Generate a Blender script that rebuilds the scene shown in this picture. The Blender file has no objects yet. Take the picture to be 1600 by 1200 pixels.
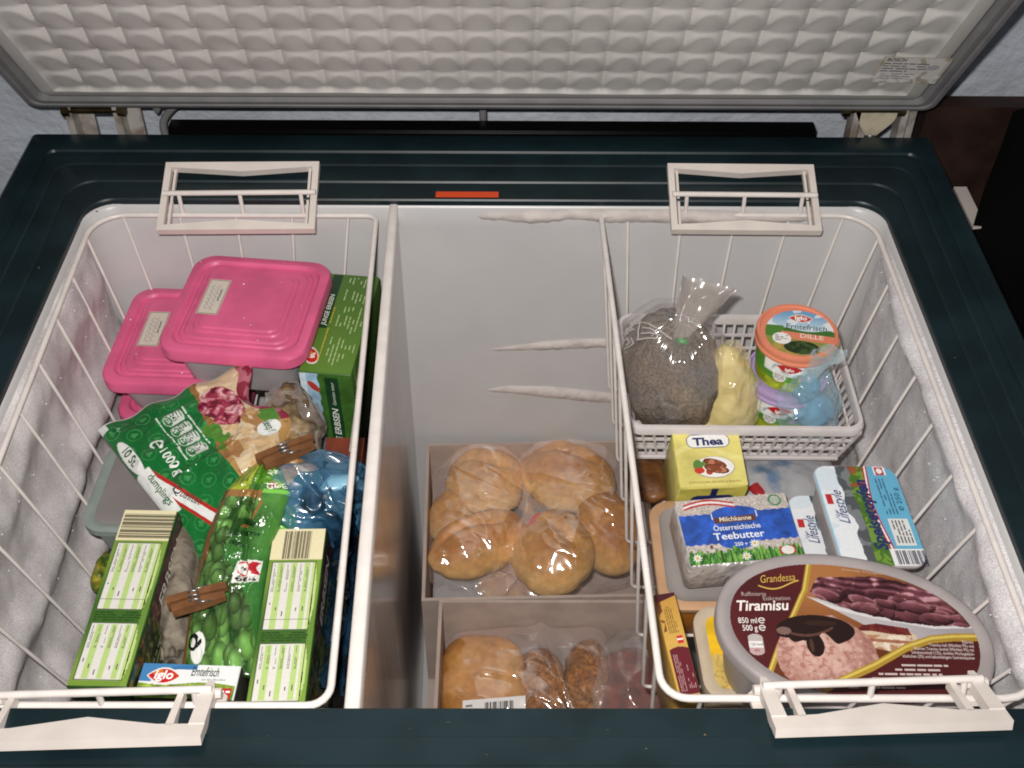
import bpy, math, random
import numpy as np
from mathutils import Vector, Matrix
random.seed(4); np.random.seed(4)
SC = bpy.context.scene
COL = SC.collection
pi = math.pi
# ------------------------------------------------------------------ camera, light, exposure
H, PITCH, YAW, ROLL, FPX = .66, .7858, .0100, .0096, 1767.1      # z = 0 is the freezer rim, camera .66 m above it
_f = np.array([math.sin(YAW)*math.cos(PITCH), math.cos(YAW)*math.cos(PITCH), -math.sin(PITCH)])
_r = np.array([math.cos(YAW), -math.sin(YAW), 0.]); _u = np.cross(_r, _f)
CR = math.cos(ROLL)*_r + math.sin(ROLL)*_u; CU = -math.sin(ROLL)*_r + math.cos(ROLL)*_u
CP = np.array([0, 0, H])
cam = bpy.data.objects.new('camera', bpy.data.cameras.new('camera')); COL.objects.link(cam)
cam.matrix_world = Matrix(((CR[0], CU[0], -_f[0], CP[0]), (CR[1], CU[1], -_f[1], CP[1]), (CR[2], CU[2], -_f[2], CP[2]), (0, 0, 0, 1)))
cam.data.sensor_width = 36; cam.data.lens = FPX/1600*36; cam.data.clip_start = .02; cam.data.clip_end = 50
SC.camera = cam
W = bpy.data.worlds.new('World'); SC.world = W; W.use_nodes = True
W.node_tree.nodes['Background'].inputs[0].default_value = (.80, .83, .92, 1)
W.node_tree.nodes['Background'].inputs[1].default_value = .10
fl = bpy.data.lights.new('camera_flash', 'AREA'); fl.shape = 'RECTANGLE'; fl.size = .028; fl.size_y = .014
fl.energy = 10.6; fl.color = (1., .955, .905)
flo = bpy.data.objects.new('camera_flash', fl); COL.objects.link(flo)
fp = CP + CR*-.028 + CU*.042
flo.matrix_world = Matrix(((CR[0], CU[0], -_f[0], fp[0]), (CR[1], CU[1], -_f[1], fp[1]), (CR[2], CU[2], -_f[2], fp[2]), (0, 0, 0, 1)))
SC.view_settings.view_transform = 'Standard'; SC.view_settings.look = 'None'
SC.view_settings.exposure = 0; SC.view_settings.gamma = 1; SC.view_settings.use_curve_mapping = False
SC.render.engine = 'CYCLES'
try:
    SC.cycles.transparent_max_bounces = 24; SC.cycles.pixel_filter_type = 'BLACKMAN_HARRIS'; SC.cycles.filter_width = 1.9
except Exception: pass

# ------------------------------------------------------------------ helpers
def at(px, py, z=None, y=None, x=None):
    d = CR*(px-800)/FPX + CU*(600-py)/FPX + _f
    t = (z-H)/d[2] if z is not None else (y/d[1] if y is not None else x/d[0])
    return CP + d*t
def lin(c):
    c = np.asarray(c, float); g = c.mean(-1, keepdims=True); c = np.clip(g+.88*(c-g), 0, 1); return np.where(c <= .04045, c/12.92, ((c+.055)/1.055)**2.4)
def hx(s):
    s = s.lstrip('#'); s = s if len(s) == 6 else ''.join(ch*2 for ch in s); return np.array([int(s[i:i+2], 16)/255 for i in (0, 2, 4)])
def rgb(c): return hx(c) if isinstance(c, str) else np.asarray(c, float)
def unit(v): v = np.asarray(v, float); return v/np.linalg.norm(v)
def _hash(i, j, k, s):
    n = (i*374761393 + j*668265263 + k*2147483647 + s*974711) & 0xffffffff
    n = ((n ^ (n >> 13))*1274126177) & 0xffffffff
    return ((n ^ (n >> 16)) & 0xffff)/32767.5 - 1
def vn(P, s=1., seed=0):
    P = np.asarray(P, float)*s; I = np.floor(P).astype(np.int64); fr = P - I; fr = fr*fr*(3-2*fr); o = 0
    for a in (0, 1):
        for b in (0, 1):
            for c in (0, 1):
                w = (fr[..., 0] if a else 1-fr[..., 0])*(fr[..., 1] if b else 1-fr[..., 1])*(fr[..., 2] if c else 1-fr[..., 2])
                o = o + w*_hash(I[..., 0]+a, I[..., 1]+b, I[..., 2]+c, seed)
    return o
def fbm(P, s=1., seed=0, o=3): return sum(vn(P, s*2**k, seed+k)*.5**k for k in range(o))
def ridged(P, s=1., seed=0, o=2): return sum((1-2*np.abs(vn(P, s*2**k, seed+k)))*.5**k for k in range(o))
def n2(u, v, s, seed=0, o=3):
    K = np.stack([u, v, np.zeros_like(u)], -1); u, v = u*.84-v*.54+.45/s*vn(K, s*.9, seed+31), u*.54+v*.84+.45/s*vn(K, s*.9, seed+57); return fbm(np.stack([u, v, np.zeros_like(u)], -1), s, seed, o)

ORG = {}
def tag(o, label, cat, group=None, kind=None):
    if label: o['label'] = label
    if cat: o['category'] = cat
    if group: o['group'] = group
    if kind: o['kind'] = kind
    return o
def thing(name, loc, label, cat, group=None):
    o = bpy.data.objects.new(name, None); COL.objects.link(o); o.empty_display_size = .03
    o.location = tuple(loc); ORG[o.name] = np.asarray(loc, float); return tag(o, label, cat, group)
def build(name, V, F, mat, parent=None, col=None, smooth=True, sharp=None, mats=None, mi=None):
    V = np.asarray(V, float); org = ORG[parent.name] if parent else np.array([(V[:, 0].min()+V[:, 0].max())/2, (V[:, 1].min()+V[:, 1].max())/2, V[:, 2].min()])
    me = bpy.data.meshes.new(name)
    me.from_pydata((V-org).tolist(), [], F.tolist() if isinstance(F, np.ndarray) else [list(map(int, f)) for f in F])
    for m in (mats or [mat]): me.materials.append(m)
    if mi is not None: me.polygons.foreach_set('material_index', np.asarray(mi, np.int32))
    if smooth: me.polygons.foreach_set('use_smooth', np.ones(len(me.polygons), bool))
    if col is not None:
        a = me.color_attributes.new('Col', 'FLOAT_COLOR', 'POINT')
        a.data.foreach_set('color', np.concatenate([lin(np.clip(col, 0, 1)), np.ones((len(V), 1))], 1).astype(np.float32).ravel())
    me.update()
    if smooth and sharp: me.set_sharp_from_angle(angle=math.radians(sharp))
    o = bpy.data.objects.new(name, me); COL.objects.link(o)
    if parent: o.parent = parent; ORG[o.name] = org if parent.type == 'EMPTY' or True else 0
    else: o.location = tuple(org); ORG[o.name] = org
    return o
def grid_faces(nu, nv, wu=False, wv=False, off=0):
    i = np.arange(nu if wu else nu-1); j = np.arange(nv if wv else nv-1); I, J = np.meshgrid(i, j)
    I2 = (I+1) % nu; J2 = (J+1) % nv
    return np.stack([J*nu+I, J*nu+I2, J2*nu+I2, J2*nu+I], -1).reshape(-1, 4)+off
class Acc:
    def __init__(s): s.V = []; s.F = []; s.C = []; s.n = 0
    def add(s, V, F, c=(1, 1, 1)):
        V = np.asarray(V, float); s.V.append(V); s.F += [[int(k)+s.n for k in f] for f in F]; s.n += len(V)
        c = np.asarray(c, float); s.C.append(c if c.ndim == 2 else np.tile(c, (len(V), 1)))
    def build(s, name, mat, parent=None, smooth=False, color=False, sharp=None):
        return build(name, np.concatenate(s.V), s.F, mat, parent, np.concatenate(s.C) if color else None, smooth, sharp)
def boxv(c, ax, ay, az):       # centre and half axes
    c = np.asarray(c, float); V = [c+i*np.asarray(ax)+j*np.asarray(ay)+k*np.asarray(az) for k in (-1, 1) for j in (-1, 1) for i in (-1, 1)]
    return np.array(V), [(0, 2, 3, 1), (4, 5, 7, 6), (0, 1, 5, 4), (2, 6, 7, 3), (0, 4, 6, 2), (1, 3, 7, 5)]
def bx(A, x0, x1, y0, y1, z0, z1, c=(1, 1, 1)):
    V, F = boxv(((x0+x1)/2, (y0+y1)/2, (z0+z1)/2), ((x1-x0)/2, 0, 0), (0, (y1-y0)/2, 0), (0, 0, (z1-z0)/2)); A.add(V, F, c)
def bar(A, p, q, w, t, n):
    p = np.asarray(p, float); q = np.asarray(q, float); d = q-p; n = np.asarray(n, float); n = unit(n-unit(d)*np.dot(unit(d), n)); s = np.cross(unit(d), n)
    V, F = boxv((p+q)/2, d/2, s*w/2, n*t/2); A.add(V, F)
def prism(A, poly, O, ex, ey, t):
    n = np.cross(ex, ey); P = np.array([O+ex*a+ey*b for a, b in poly]); k = len(P)
    A.add(np.concatenate([P-n*t/2, P+n*t/2]), [list(range(k))[::-1], list(range(k, 2*k))]+[(i, (i+1) % k, k+(i+1) % k, k+i) for i in range(k)])
def round_path(pts, r, closed=False, n=5):
    pts = [np.asarray(p, float) for p in pts]; N = len(pts); out = []
    for i in range(N):
        if not closed and i in (0, N-1): out.append(pts[i]); continue
        a, b, c = pts[i-1], pts[i], pts[(i+1) % N]; rr = min(r, .45*np.linalg.norm(a-b), .45*np.linalg.norm(c-b))
        p, q = b+unit(a-b)*rr, b+unit(c-b)*rr
        for k in range(n+1):
            t = k/n; out.append((1-t)**2*p+2*t*(1-t)*b+t*t*q)
    return np.array(out)
def tube(A, path, r, seg=8, closed=False, c=(1, 1, 1)):
    P = np.asarray(path, float); N = len(P); rr = np.broadcast_to(r, (N,))
    T = (np.roll(P, -1, 0)-np.roll(P, 1, 0)) if closed else np.gradient(P, axis=0); T /= np.linalg.norm(T, axis=1, keepdims=True)+1e-12
    u = np.cross(T[0], (0, 0, 1) if abs(T[0][2]) < .9 else (1, 0, 0)); u = unit(u); V = []
    for i in range(N):
        u = unit(u-T[i]*np.dot(u, T[i])); w = np.cross(T[i], u)
        V += [P[i]+rr[i]*(math.cos(2*pi*k/seg)*u+math.sin(2*pi*k/seg)*w) for k in range(seg)]
    F = [list(f) for f in grid_faces(seg, N, True, closed)]
    if not closed: F += [list(range(seg))[::-1], list(range((N-1)*seg, N*seg))]
    A.add(np.array(V), F, c)
def rr_pts(x0, x1, y0, y1, r, n=8):
    o = []
    ra, rb, rc, rd = r if isinstance(r, tuple) else (r,)*4
    for cx, cy, a, r in ((x1-ra, y1-ra, 0, ra), (x0+rb, y1-rb, 90, rb), (x0+rc, y0+rc, 180, rc), (x1-rd, y0+rd, 270, rd)):
        o += [(cx+r*math.cos(math.radians(a+90*k/n)), cy+r*math.sin(math.radians(a+90*k/n))) for k in range(n+1)]
    return np.array(o)
def loft(rings, caps=(True, True)):
    n = len(rings[0]); V = np.concatenate(rings); F = [list(f) for f in grid_faces(n, len(rings), True)]
    if caps[0]: F.append(list(range(n))[::-1])
    if caps[1]: F.append(list(range((len(rings)-1)*n, len(rings)*n)))
    return V, F
class Fr:                                              # a flat face: origin bottom left, right, up, normal
    def __init__(s, O, ex, ey, w, l):
        s.O = np.asarray(O, float); s.ex = unit(ex); s.ey = unit(ey); s.n = np.cross(s.ex, s.ey); s.w = w; s.l = l
    def at(s, u, v, off=0): u = np.asarray(u, float)[..., None]; v = np.asarray(v, float)[..., None]; return s.O+s.ex*u+s.ey*v+s.n*off
    def front(s, h): return Fr(s.O-s.n*h, s.ex, s.n, s.w, h)
    def right(s, h): return Fr(s.O+s.ex*s.w-s.n*h, s.ey, s.n, s.l, h)
    def left(s, h): return Fr(s.O+s.ey*s.l-s.n*h, -s.ey, s.n, s.l, h)
    def M(s):                                          # centre of the face as a local frame
        c = s.O+s.ex*s.w/2+s.ey*s.l/2; return np.array([s.ex, s.ey, s.n]), c
def fr_from(pxs, z, along=False):                                   # TL TR BR BL seen at height(s) z
    zs = z if isinstance(z, (list, tuple)) else [z]*4
    P = [at(p[0], p[1], z=k) for p, k in zip(pxs, zs)]
    ex = unit((P[1]-P[0])+(P[2]-P[3])); w = (np.linalg.norm(P[1]-P[0])+np.linalg.norm(P[2]-P[3]))/2
    ey = (P[0]-P[3])+(P[1]-P[2])
    if along: ey = unit(ey); ex = unit(ex-ey*np.dot(ex, ey)); w *= .92
    ey = unit(ey-ex*np.dot(ex, ey)); l = (np.linalg.norm(P[0]-P[3])+np.linalg.norm(P[1]-P[2]))/2
    return Fr(sum(P)/4-ex*w/2-ey*l/2, ex, ey, w, l)
class Surf:                                            # curved face from a function of (0..1, 0..1)
    def __init__(s, fn, w, l): s.fn = fn; s.w = w; s.l = l
    def at(s, u, v, off=0):
        u = np.clip(np.asarray(u, float)/s.w, 0, 1); v = np.clip(np.asarray(v, float)/s.l, 0, 1); e = .004
        P = s.fn(u, v)
        if off:
            a = s.fn(np.minimum(u+e, 1), v)-s.fn(np.maximum(u-e, 0), v); b = s.fn(u, np.minimum(v+e, 1))-s.fn(u, np.maximum(v-e, 0))
            n = np.cross(a, b); n /= np.linalg.norm(n, axis=-1, keepdims=True)+1e-12; P = P+n*off
        return P
def inpoly(x, y, pts):
    m = np.zeros(x.shape, bool); n = len(pts)
    for i in range(n):
        (x0, y0), (x1, y1) = pts[i], pts[(i+1) % n]
        if y0 == y1: continue
        m ^= ((y0 > y) != (y1 > y)) & (x < (x1-x0)*(y-y0)/(y1-y0)+x0)
    return m
class Canvas:                                          # printed colours, one per grid point of a face
    def __init__(s, w, l, nu, nv, base):
        s.w, s.l, s.nu, s.nv = w, l, nu, nv
        s.u, s.v = np.meshgrid(np.linspace(0, w, nu), np.linspace(0, l, nv)); s.C = np.tile(rgb(base), (nv, nu, 1))
    def put(s, m, c, a=1.):
        m = m.astype(float)[..., None]*a; s.C = s.C*(1-m)+rgb(c)*m
    def rect(s, x0, y0, x1, y1, c, a=1.): s.put((s.u >= x0) & (s.u <= x1) & (s.v >= y0) & (s.v <= y1), c, a)
    def poly(s, pts, c, a=1.): s.put(inpoly(s.u, s.v, pts), c, a)
    def rad(s, cx, cy, rx, ry, rot=0):
        x, y = s.u-cx, s.v-cy; k, q = math.cos(rot), math.sin(rot); return np.hypot((x*k+y*q)/rx, (-x*q+y*k)/ry)
    def ell(s, cx, cy, rx, ry, c, rot=0, a=1.): s.put(s.rad(cx, cy, rx, ry, rot) < 1, c, a)
    def ring(s, cx, cy, r, t, c): d = np.hypot(s.u-cx, s.v-cy); s.put(np.abs(d-r) < t, c)
    def noise(s, sc, amt, seed=0, m=None):
        k = 1+amt*n2(s.u, s.v, sc, seed)[..., None]; s.C = s.C*(k if m is None else np.where(m[..., None], k, 1))
    def grad(s, m, c0, c1, t): t = np.clip(t, 0, 1)[..., None]; s.C = np.where(m[..., None], rgb(c0)*(1-t)+rgb(c1)*t, s.C)
    def add(s, A, surf, off=0., mask=None):
        V = surf.at(s.u, s.v, off).reshape(-1, 3); F = grid_faces(s.nu, s.nv)
        if mask is not None:
            m = mask.reshape(-1); F = F[m[F].all(1)]
        A.add(V, F, s.C.reshape(-1, 3))
GL = {}
def glyphs(t, bold=0., shear=0., space=1.):
    k = (t, bold, shear, space)
    if k not in GL:
        cu = bpy.data.curves.new('t', 'FONT'); cu.body = t; cu.size = 1; cu.offset = bold; cu.shear = shear; cu.space_character = space; cu.resolution_u = 3
        ob = bpy.data.objects.new('t', cu); COL.objects.link(ob); dg = bpy.context.evaluated_depsgraph_get()
        me = ob.evaluated_get(dg).to_mesh(); V = np.array([v.co[:2] for v in me.vertices]).reshape(-1, 2); F = [list(p.vertices) for p in me.polygons]
        ob.evaluated_get(dg).to_mesh_clear(); bpy.data.objects.remove(ob); bpy.data.curves.remove(cu); GL[k] = (V, F)
    return GL[k]
def text(A, surf, t, u, v, size, c, rot=0, bold=0., shear=0., off=.0004, width=None, align='L', arc=0., space=1.):
    V, F = glyphs(t, bold, shear, space)
    if not len(V): return
    w = V[:, 0].max(); k = size; sx = k if width is None else width/max(w, 1e-6)
    x = V[:, 0]*sx; y = V[:, 1]*k; W_ = w*sx
    if align == 'C': x = x-W_/2
    if align == 'R': x = x-W_
    if arc: y = y+arc*(x/W_)**2
    a = math.radians(rot); A.add(surf.at(u+x*math.cos(a)-y*math.sin(a), v+x*math.sin(a)+y*math.cos(a), off), F, rgb(c))
def quad(A, surf, x0, y0, x1, y1, c, off=.0003): A.add(surf.at(np.array([x0, x1, x1, x0]), np.array([y0, y0, y1, y1]), off), [(0, 1, 2, 3)], rgb(c))
def lines(A, surf, x0, y0, x1, y1, n, c, vert=False, th=.45, off=.0003, seed=0, gap=.3):     # fine print too small to read
    R = random.Random(seed)
    L, B = (y1-y0, x1-x0) if vert else (x1-x0, y1-y0)
    for i in range(n):
        b = (i+.5)*B/n; h = B/n*th/2; p = 0; end = L*(1 if i < n-1 else R.uniform(.4, .9))
        while p < end:
            q = min(p+h*2*R.uniform(2, 7), end)
            if R.random() > gap*.3:
                if vert: quad(A, surf, x0+b-h, y0+p, x0+b+h, y0+q, c, off)
                else: quad(A, surf, x0+p, y1-b-h, x0+q, y1-b+h, c, off)
            p = q+h*R.uniform(1, 2.2)
def barcode(A, surf, x0, y0, x1, y1, n, c, along_x=True, off=.0003, seed=1):
    R = random.Random(seed); ws = [R.choice((1, 1, 2, 3)) for _ in range(2*n-1)]; T = sum(ws); p = 0
    for i, w in enumerate(ws):
        if i % 2 == 0:
            a, b = p/T, (p+w)/T
            if along_x: quad(A, surf, x0+(x1-x0)*a, y0, x0+(x1-x0)*b, y1, c, off)
            else: quad(A, surf, x0, y0+(y1-y0)*a, x1, y0+(y1-y0)*b, c, off)
        p += w
def estimated_sign(A, surf, u, v, r, c, rot=0, off=.0004):
    a0 = math.radians(rot); P = []; F = []
    for k in range(25):
        a = a0+math.radians(4+k*12.9)
        for q in (r, r*.68): P.append((u+q*math.cos(a), v+q*math.sin(a)))
    F = [(2*k, 2*k+1, 2*k+3, 2*k+2) for k in range(24)]; P = np.array(P)
    A.add(surf.at(P[:, 0], P[:, 1], off), F, rgb(c))
    x = np.array([-.9, .9, .9, -.9])*r; y = np.array([-.14, -.14, .14, .14])*r
    A.add(surf.at(u+x*math.cos(a0)-y*math.sin(a0), v+x*math.sin(a0)+y*math.cos(a0), off), [(0, 1, 2, 3)], rgb(c))

# ------------------------------------------------------------------ materials
def nt_new(name):
    m = bpy.data.materials.new(name); m.use_nodes = True; n = m.node_tree.nodes; return m, n, m.node_tree.links, n['Principled BSDF']
def pm(name, c, rough=.5, spec=.5, metal=0., nz=None, bump=None, sub=0., coat=0., c2=None, lo=.4, hi=.6, alpha=None, linear=False):
    m, n, l, b = nt_new(name); c = rgb(c) if linear else lin(rgb(c))
    b.inputs['Base Color'].default_value = (*c, 1); b.inputs['Roughness'].default_value = rough
    b.inputs['Specular IOR Level'].default_value = spec; b.inputs['Metallic'].default_value = metal; b.inputs['Coat Weight'].default_value = coat
    if sub: b.inputs['Subsurface Weight'].default_value = sub; b.inputs['Subsurface Radius'].default_value = (1, .9, .8); b.inputs['Subsurface Scale'].default_value = .004
    tc = n.new('ShaderNodeTexCoord')
    if nz or c2 is not None:
        sc, am = nz or (20, .2); t = n.new('ShaderNodeTexNoise'); t.inputs['Scale'].default_value = sc; t.inputs['Detail'].default_value = 6; l.new(tc.outputs['Object'], t.inputs[0])
        r = n.new('ShaderNodeValToRGB'); l.new(t.outputs[0], r.inputs[0]); e = r.color_ramp.elements; e[0].position = lo; e[1].position = hi
        d = (c*(1-am)) if c2 is None else lin(rgb(c2)); e[0].color = (*d, 1); e[1].color = (*c, 1); l.new(r.outputs[0], b.inputs['Base Color'])
        mr = n.new('ShaderNodeMapRange'); l.new(t.outputs[0], mr.inputs[0]); mr.inputs[3].default_value = rough*.8; mr.inputs[4].default_value = min(1, rough*1.25); l.new(mr.outputs[0], b.inputs['Roughness'])
    if bump:
        t = n.new('ShaderNodeTexNoise'); t.inputs['Scale'].default_value = bump[0]; t.inputs['Detail'].default_value = 4; l.new(tc.outputs['Object'], t.inputs[0])
        bp = n.new('ShaderNodeBump'); bp.inputs['Strength'].default_value = bump[1]; bp.inputs['Distance'].default_value = bump[2] if len(bump) > 2 else .001
        l.new(t.outputs[0], bp.inputs['Height']); l.new(bp.outputs[0], b.inputs['Normal'])
    if alpha is not None: b.inputs['Alpha'].default_value = alpha
    return m
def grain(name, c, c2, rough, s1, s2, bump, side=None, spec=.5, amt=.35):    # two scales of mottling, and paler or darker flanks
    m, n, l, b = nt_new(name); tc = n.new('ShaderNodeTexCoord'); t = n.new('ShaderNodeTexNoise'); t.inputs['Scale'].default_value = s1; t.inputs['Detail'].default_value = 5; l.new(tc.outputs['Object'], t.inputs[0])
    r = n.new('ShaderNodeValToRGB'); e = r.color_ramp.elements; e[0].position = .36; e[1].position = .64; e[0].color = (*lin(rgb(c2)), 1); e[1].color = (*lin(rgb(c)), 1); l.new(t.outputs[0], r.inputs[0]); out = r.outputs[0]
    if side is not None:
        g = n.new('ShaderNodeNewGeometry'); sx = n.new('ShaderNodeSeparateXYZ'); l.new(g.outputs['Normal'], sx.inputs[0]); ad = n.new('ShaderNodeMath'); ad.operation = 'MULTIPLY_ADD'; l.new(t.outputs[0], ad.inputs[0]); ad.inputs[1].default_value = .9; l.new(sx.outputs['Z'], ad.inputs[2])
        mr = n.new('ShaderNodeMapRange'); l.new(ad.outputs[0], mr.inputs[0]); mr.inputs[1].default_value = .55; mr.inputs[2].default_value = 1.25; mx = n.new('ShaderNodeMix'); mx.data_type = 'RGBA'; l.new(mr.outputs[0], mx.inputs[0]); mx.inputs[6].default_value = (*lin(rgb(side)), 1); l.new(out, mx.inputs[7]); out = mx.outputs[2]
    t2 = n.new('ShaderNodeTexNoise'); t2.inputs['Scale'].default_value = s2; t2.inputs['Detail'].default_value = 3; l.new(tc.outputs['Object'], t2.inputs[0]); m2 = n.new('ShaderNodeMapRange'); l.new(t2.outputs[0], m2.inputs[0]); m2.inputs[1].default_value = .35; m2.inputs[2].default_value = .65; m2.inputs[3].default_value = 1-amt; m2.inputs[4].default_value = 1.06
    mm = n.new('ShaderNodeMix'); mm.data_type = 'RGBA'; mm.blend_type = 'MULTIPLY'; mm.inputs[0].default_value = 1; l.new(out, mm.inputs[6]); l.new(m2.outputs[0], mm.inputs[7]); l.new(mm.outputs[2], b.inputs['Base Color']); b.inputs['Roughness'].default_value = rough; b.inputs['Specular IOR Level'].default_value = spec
    t3 = n.new('ShaderNodeTexNoise'); t3.inputs['Scale'].default_value = bump[0]; t3.inputs['Detail'].default_value = 5; l.new(tc.outputs['Object'], t3.inputs[0]); bp = n.new('ShaderNodeBump'); bp.inputs['Strength'].default_value = bump[1]; bp.inputs['Distance'].default_value = bump[2]; l.new(t3.outputs[0], bp.inputs['Height']); l.new(bp.outputs[0], b.inputs['Normal'])
    return m
def ink(name, rough=.4, spec=.5, nz=(300, .08), bump=None, coat=0., metal=0.):
    m, n, l, b = nt_new(name); a = n.new('ShaderNodeVertexColor'); a.layer_name = 'Col'; tc = n.new('ShaderNodeTexCoord')
    t = n.new('ShaderNodeTexNoise'); t.inputs['Scale'].default_value = nz[0]; l.new(tc.outputs['Object'], t.inputs[0])
    mr = n.new('ShaderNodeMapRange'); l.new(t.outputs[0], mr.inputs[0]); mr.inputs[1].default_value = .3; mr.inputs[2].default_value = .7; mr.inputs[3].default_value = 1-nz[1]; mr.inputs[4].default_value = 1
    mx = n.new('ShaderNodeMix'); mx.data_type = 'RGBA'; mx.blend_type = 'MULTIPLY'; mx.inputs[0].default_value = 1; l.new(a.outputs[0], mx.inputs[6]); l.new(mr.outputs[0], mx.inputs[7])
    l.new(mx.outputs[2], b.inputs['Base Color']); b.inputs['Roughness'].default_value = rough; b.inputs['Specular IOR Level'].default_value = spec; b.inputs['Coat Weight'].default_value = coat; b.inputs['Metallic'].default_value = metal
    if bump:
        t = n.new('ShaderNodeTexNoise'); t.inputs['Scale'].default_value = bump[0]; t.inputs['Detail'].default_value = 3; l.new(tc.outputs['Object'], t.inputs[0])
        bp = n.new('ShaderNodeBump'); bp.inputs['Strength'].default_value = bump[1]; bp.inputs['Distance'].default_value = bump[2]; l.new(t.outputs[0], bp.inputs['Height']); l.new(bp.outputs[0], b.inputs['Normal'])
    return m
def film(name, c, dens=.12, rough=.12, bump=(60, .5, .004), edge=.5, gl=.10):   # clear wrinkled plastic film
    m, n, l, b = nt_new(name); n.remove(b); d = n.new('ShaderNodeBsdfDiffuse'); d.inputs[0].default_value = (*lin(rgb(c)), 1); g = n.new('ShaderNodeBsdfGlossy'); g.inputs[0].default_value = (gl, gl, gl, 1); g.inputs['Roughness'].default_value = rough
    tr = n.new('ShaderNodeBsdfTransparent'); tr.inputs[0].default_value = (.97, .97, .98, 1); mix = n.new('ShaderNodeMixShader'); add = n.new('ShaderNodeAddShader'); tc = n.new('ShaderNodeTexCoord')
    mp = n.new('ShaderNodeMapping'); mp.inputs['Rotation'].default_value = (.4, .3, .7); mp.inputs['Scale'].default_value = (1, .45, .8); l.new(tc.outputs['Object'], mp.inputs[0])
    t = n.new('ShaderNodeTexNoise'); t.noise_type = 'RIDGED_MULTIFRACTAL'; t.inputs['Scale'].default_value = bump[0]; t.inputs['Detail'].default_value = 2; t.inputs['Distortion'].default_value = .8; l.new(mp.outputs[0], t.inputs[0])
    bp = n.new('ShaderNodeBump'); bp.inputs['Strength'].default_value = bump[1]; bp.inputs['Distance'].default_value = bump[2]*.35; l.new(t.outputs[0], bp.inputs['Height']); l.new(bp.outputs[0], g.inputs['Normal']); l.new(bp.outputs[0], d.inputs['Normal'])
    lw = n.new('ShaderNodeLayerWeight'); lw.inputs[0].default_value = .3; l.new(bp.outputs[0], lw.inputs['Normal'])
    ma = n.new('ShaderNodeMath'); ma.operation = 'MULTIPLY_ADD'; l.new(lw.outputs['Facing'], ma.inputs[0]); ma.inputs[1].default_value = edge; ma.inputs[2].default_value = dens; ma.use_clamp = True
    l.new(ma.outputs[0], mix.inputs[0]); l.new(tr.outputs[0], mix.inputs[1]); l.new(d.outputs[0], mix.inputs[2]); l.new(mix.outputs[0], add.inputs[0]); l.new(g.outputs[0], add.inputs[1]); l.new(add.outputs[0], n['Material Output'].inputs[0])
    return m
M = dict(
    teal=pm('teal_enamel', (.0065, .0195, .0250), .36, .45, nz=(18, .35), bump=(220, .05, .0006), linear=True),
    liner=pm('white_liner', '#c6c5c6', .34, .5, nz=(9, .06), bump=(40, .12, .002)),
    frost_grey=grain('grey_frost', '#ebe5e6', '#c6bfc1', .45, 20, 700, (1300, .45, .0009), amt=.22),
    frost=grain('frost', '#eeebee', '#dad6db', .45, 34, 700, bump=(1300, .7, .0012), amt=.30),
    rim=pm('frost_rim', '#cfc5c1', .5, .5, nz=(50, .14), bump=(1100, .7, .0010)),
    lid=pm('lid_liner', '#cfccc8', .42, .4, nz=(7, .12), bump=(160, .06, .001)),
    gasket=pm('grey_gasket', '#7b7a7c', .5, .4, nz=(30, .15)),
    white=pm('white_plastic', '#e3d8d0', .42, .45, nz=(30, .08)),
    wire=pm('white_coated_wire', '#e6ded9', .3, .5, nz=(60, .08)),
    wall=pm('rough_plaster', '#bcc4d0', .9, .2, nz=(14, .12), bump=(60, .8, .006)),
    board=pm('brown_board', '#35211a', .6, .3, nz=(30, .35), bump=(120, .2, .001)),
    black=pm('black_enamel', '#060607', .3, .5),
    dark=pm('dark_cloth', '#050505', .95, .1),
    metal=pm('galvanised_steel', '#8f8b86', .38, .5, .6, nz=(40, .3)),
    bronze=pm('bronze_bolt', '#4a3c22', .35, .5, .8, nz=(60, .4)),
    card=pm('frosted_cardboard', '#b5a196', .85, .2, nz=(34, .14), bump=(300, .25, .001)),
    pink=pm('pink_plastic', '#ea5c8f', .42, .45, nz=(26, .16), bump=(350, .12, .0006), sub=.1),
    clear=pm('frosted_clear_plastic', '#bdb5b8', .4, .5, nz=(30, .16), sub=.15),
    wood=pm('peg_wood', '#84532e', .6, .3, nz=(70, .3), bump=(200, .3, .0008)),
    steel=pm('spring_wire', '#9a9a9a', .3, .5, .9),
    paper=ink('printed_card', .42, .4, (350, .06)),
    gloss=ink('printed_film', .2, .55, (200, .05), (70, .35, .0025)),
    foil=ink('printed_foil', .32, .7, (500, .15), (300, .5, .001)),
    matte=ink('printed_paper', .5, .35, (260, .08), (420, .2, .0006)),
)

# ------------------------------------------------------------------ the freezer
XL, XR, YF, YB = -.4095, .3724, .366, .9148            # the opening
OX0, OX1, OY0, OY1 = -.494, .4464, .285, 1.0236        # the cabinet
room = build('floor', [(-2, -1.5, -.87), (2, -1.5, -.87), (2, 1.1, -.87), (-2, 1.1, -.87)], [(0, 1, 2, 3)], pm('dark_floor', '#2a2623', .7, nz=(12, .3)), smooth=False); tag(room, None, None, kind='structure')
nx, nz_ = 140, 90
gx, gz = np.meshgrid(np.linspace(-1.6, 1.6, nx), np.linspace(-.87, 1.2, nz_))
gp = np.stack([gx, np.full_like(gx, 1.12), gz], -1); gp[..., 1] += .006*fbm(gp, 14, 3)
A = Acc(); A.add(gp.reshape(-1, 3), grid_faces(nx, nz_)); bx(A, -1.6, 1.6, 1.135, 1.24, -.87, 1.2)
tag(A.build('wall', M['wall'], smooth=True, sharp=50), 'rough whitewashed plaster wall behind the open freezer', 'wall')
A = Acc(); bx(A, .4585, 1.05, 1.075, 1.098, -.868, .0095)
tag(A.build('wooden_board', M['board']), 'dark brown wooden board leaning on the wall right of the freezer', 'board')
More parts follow.
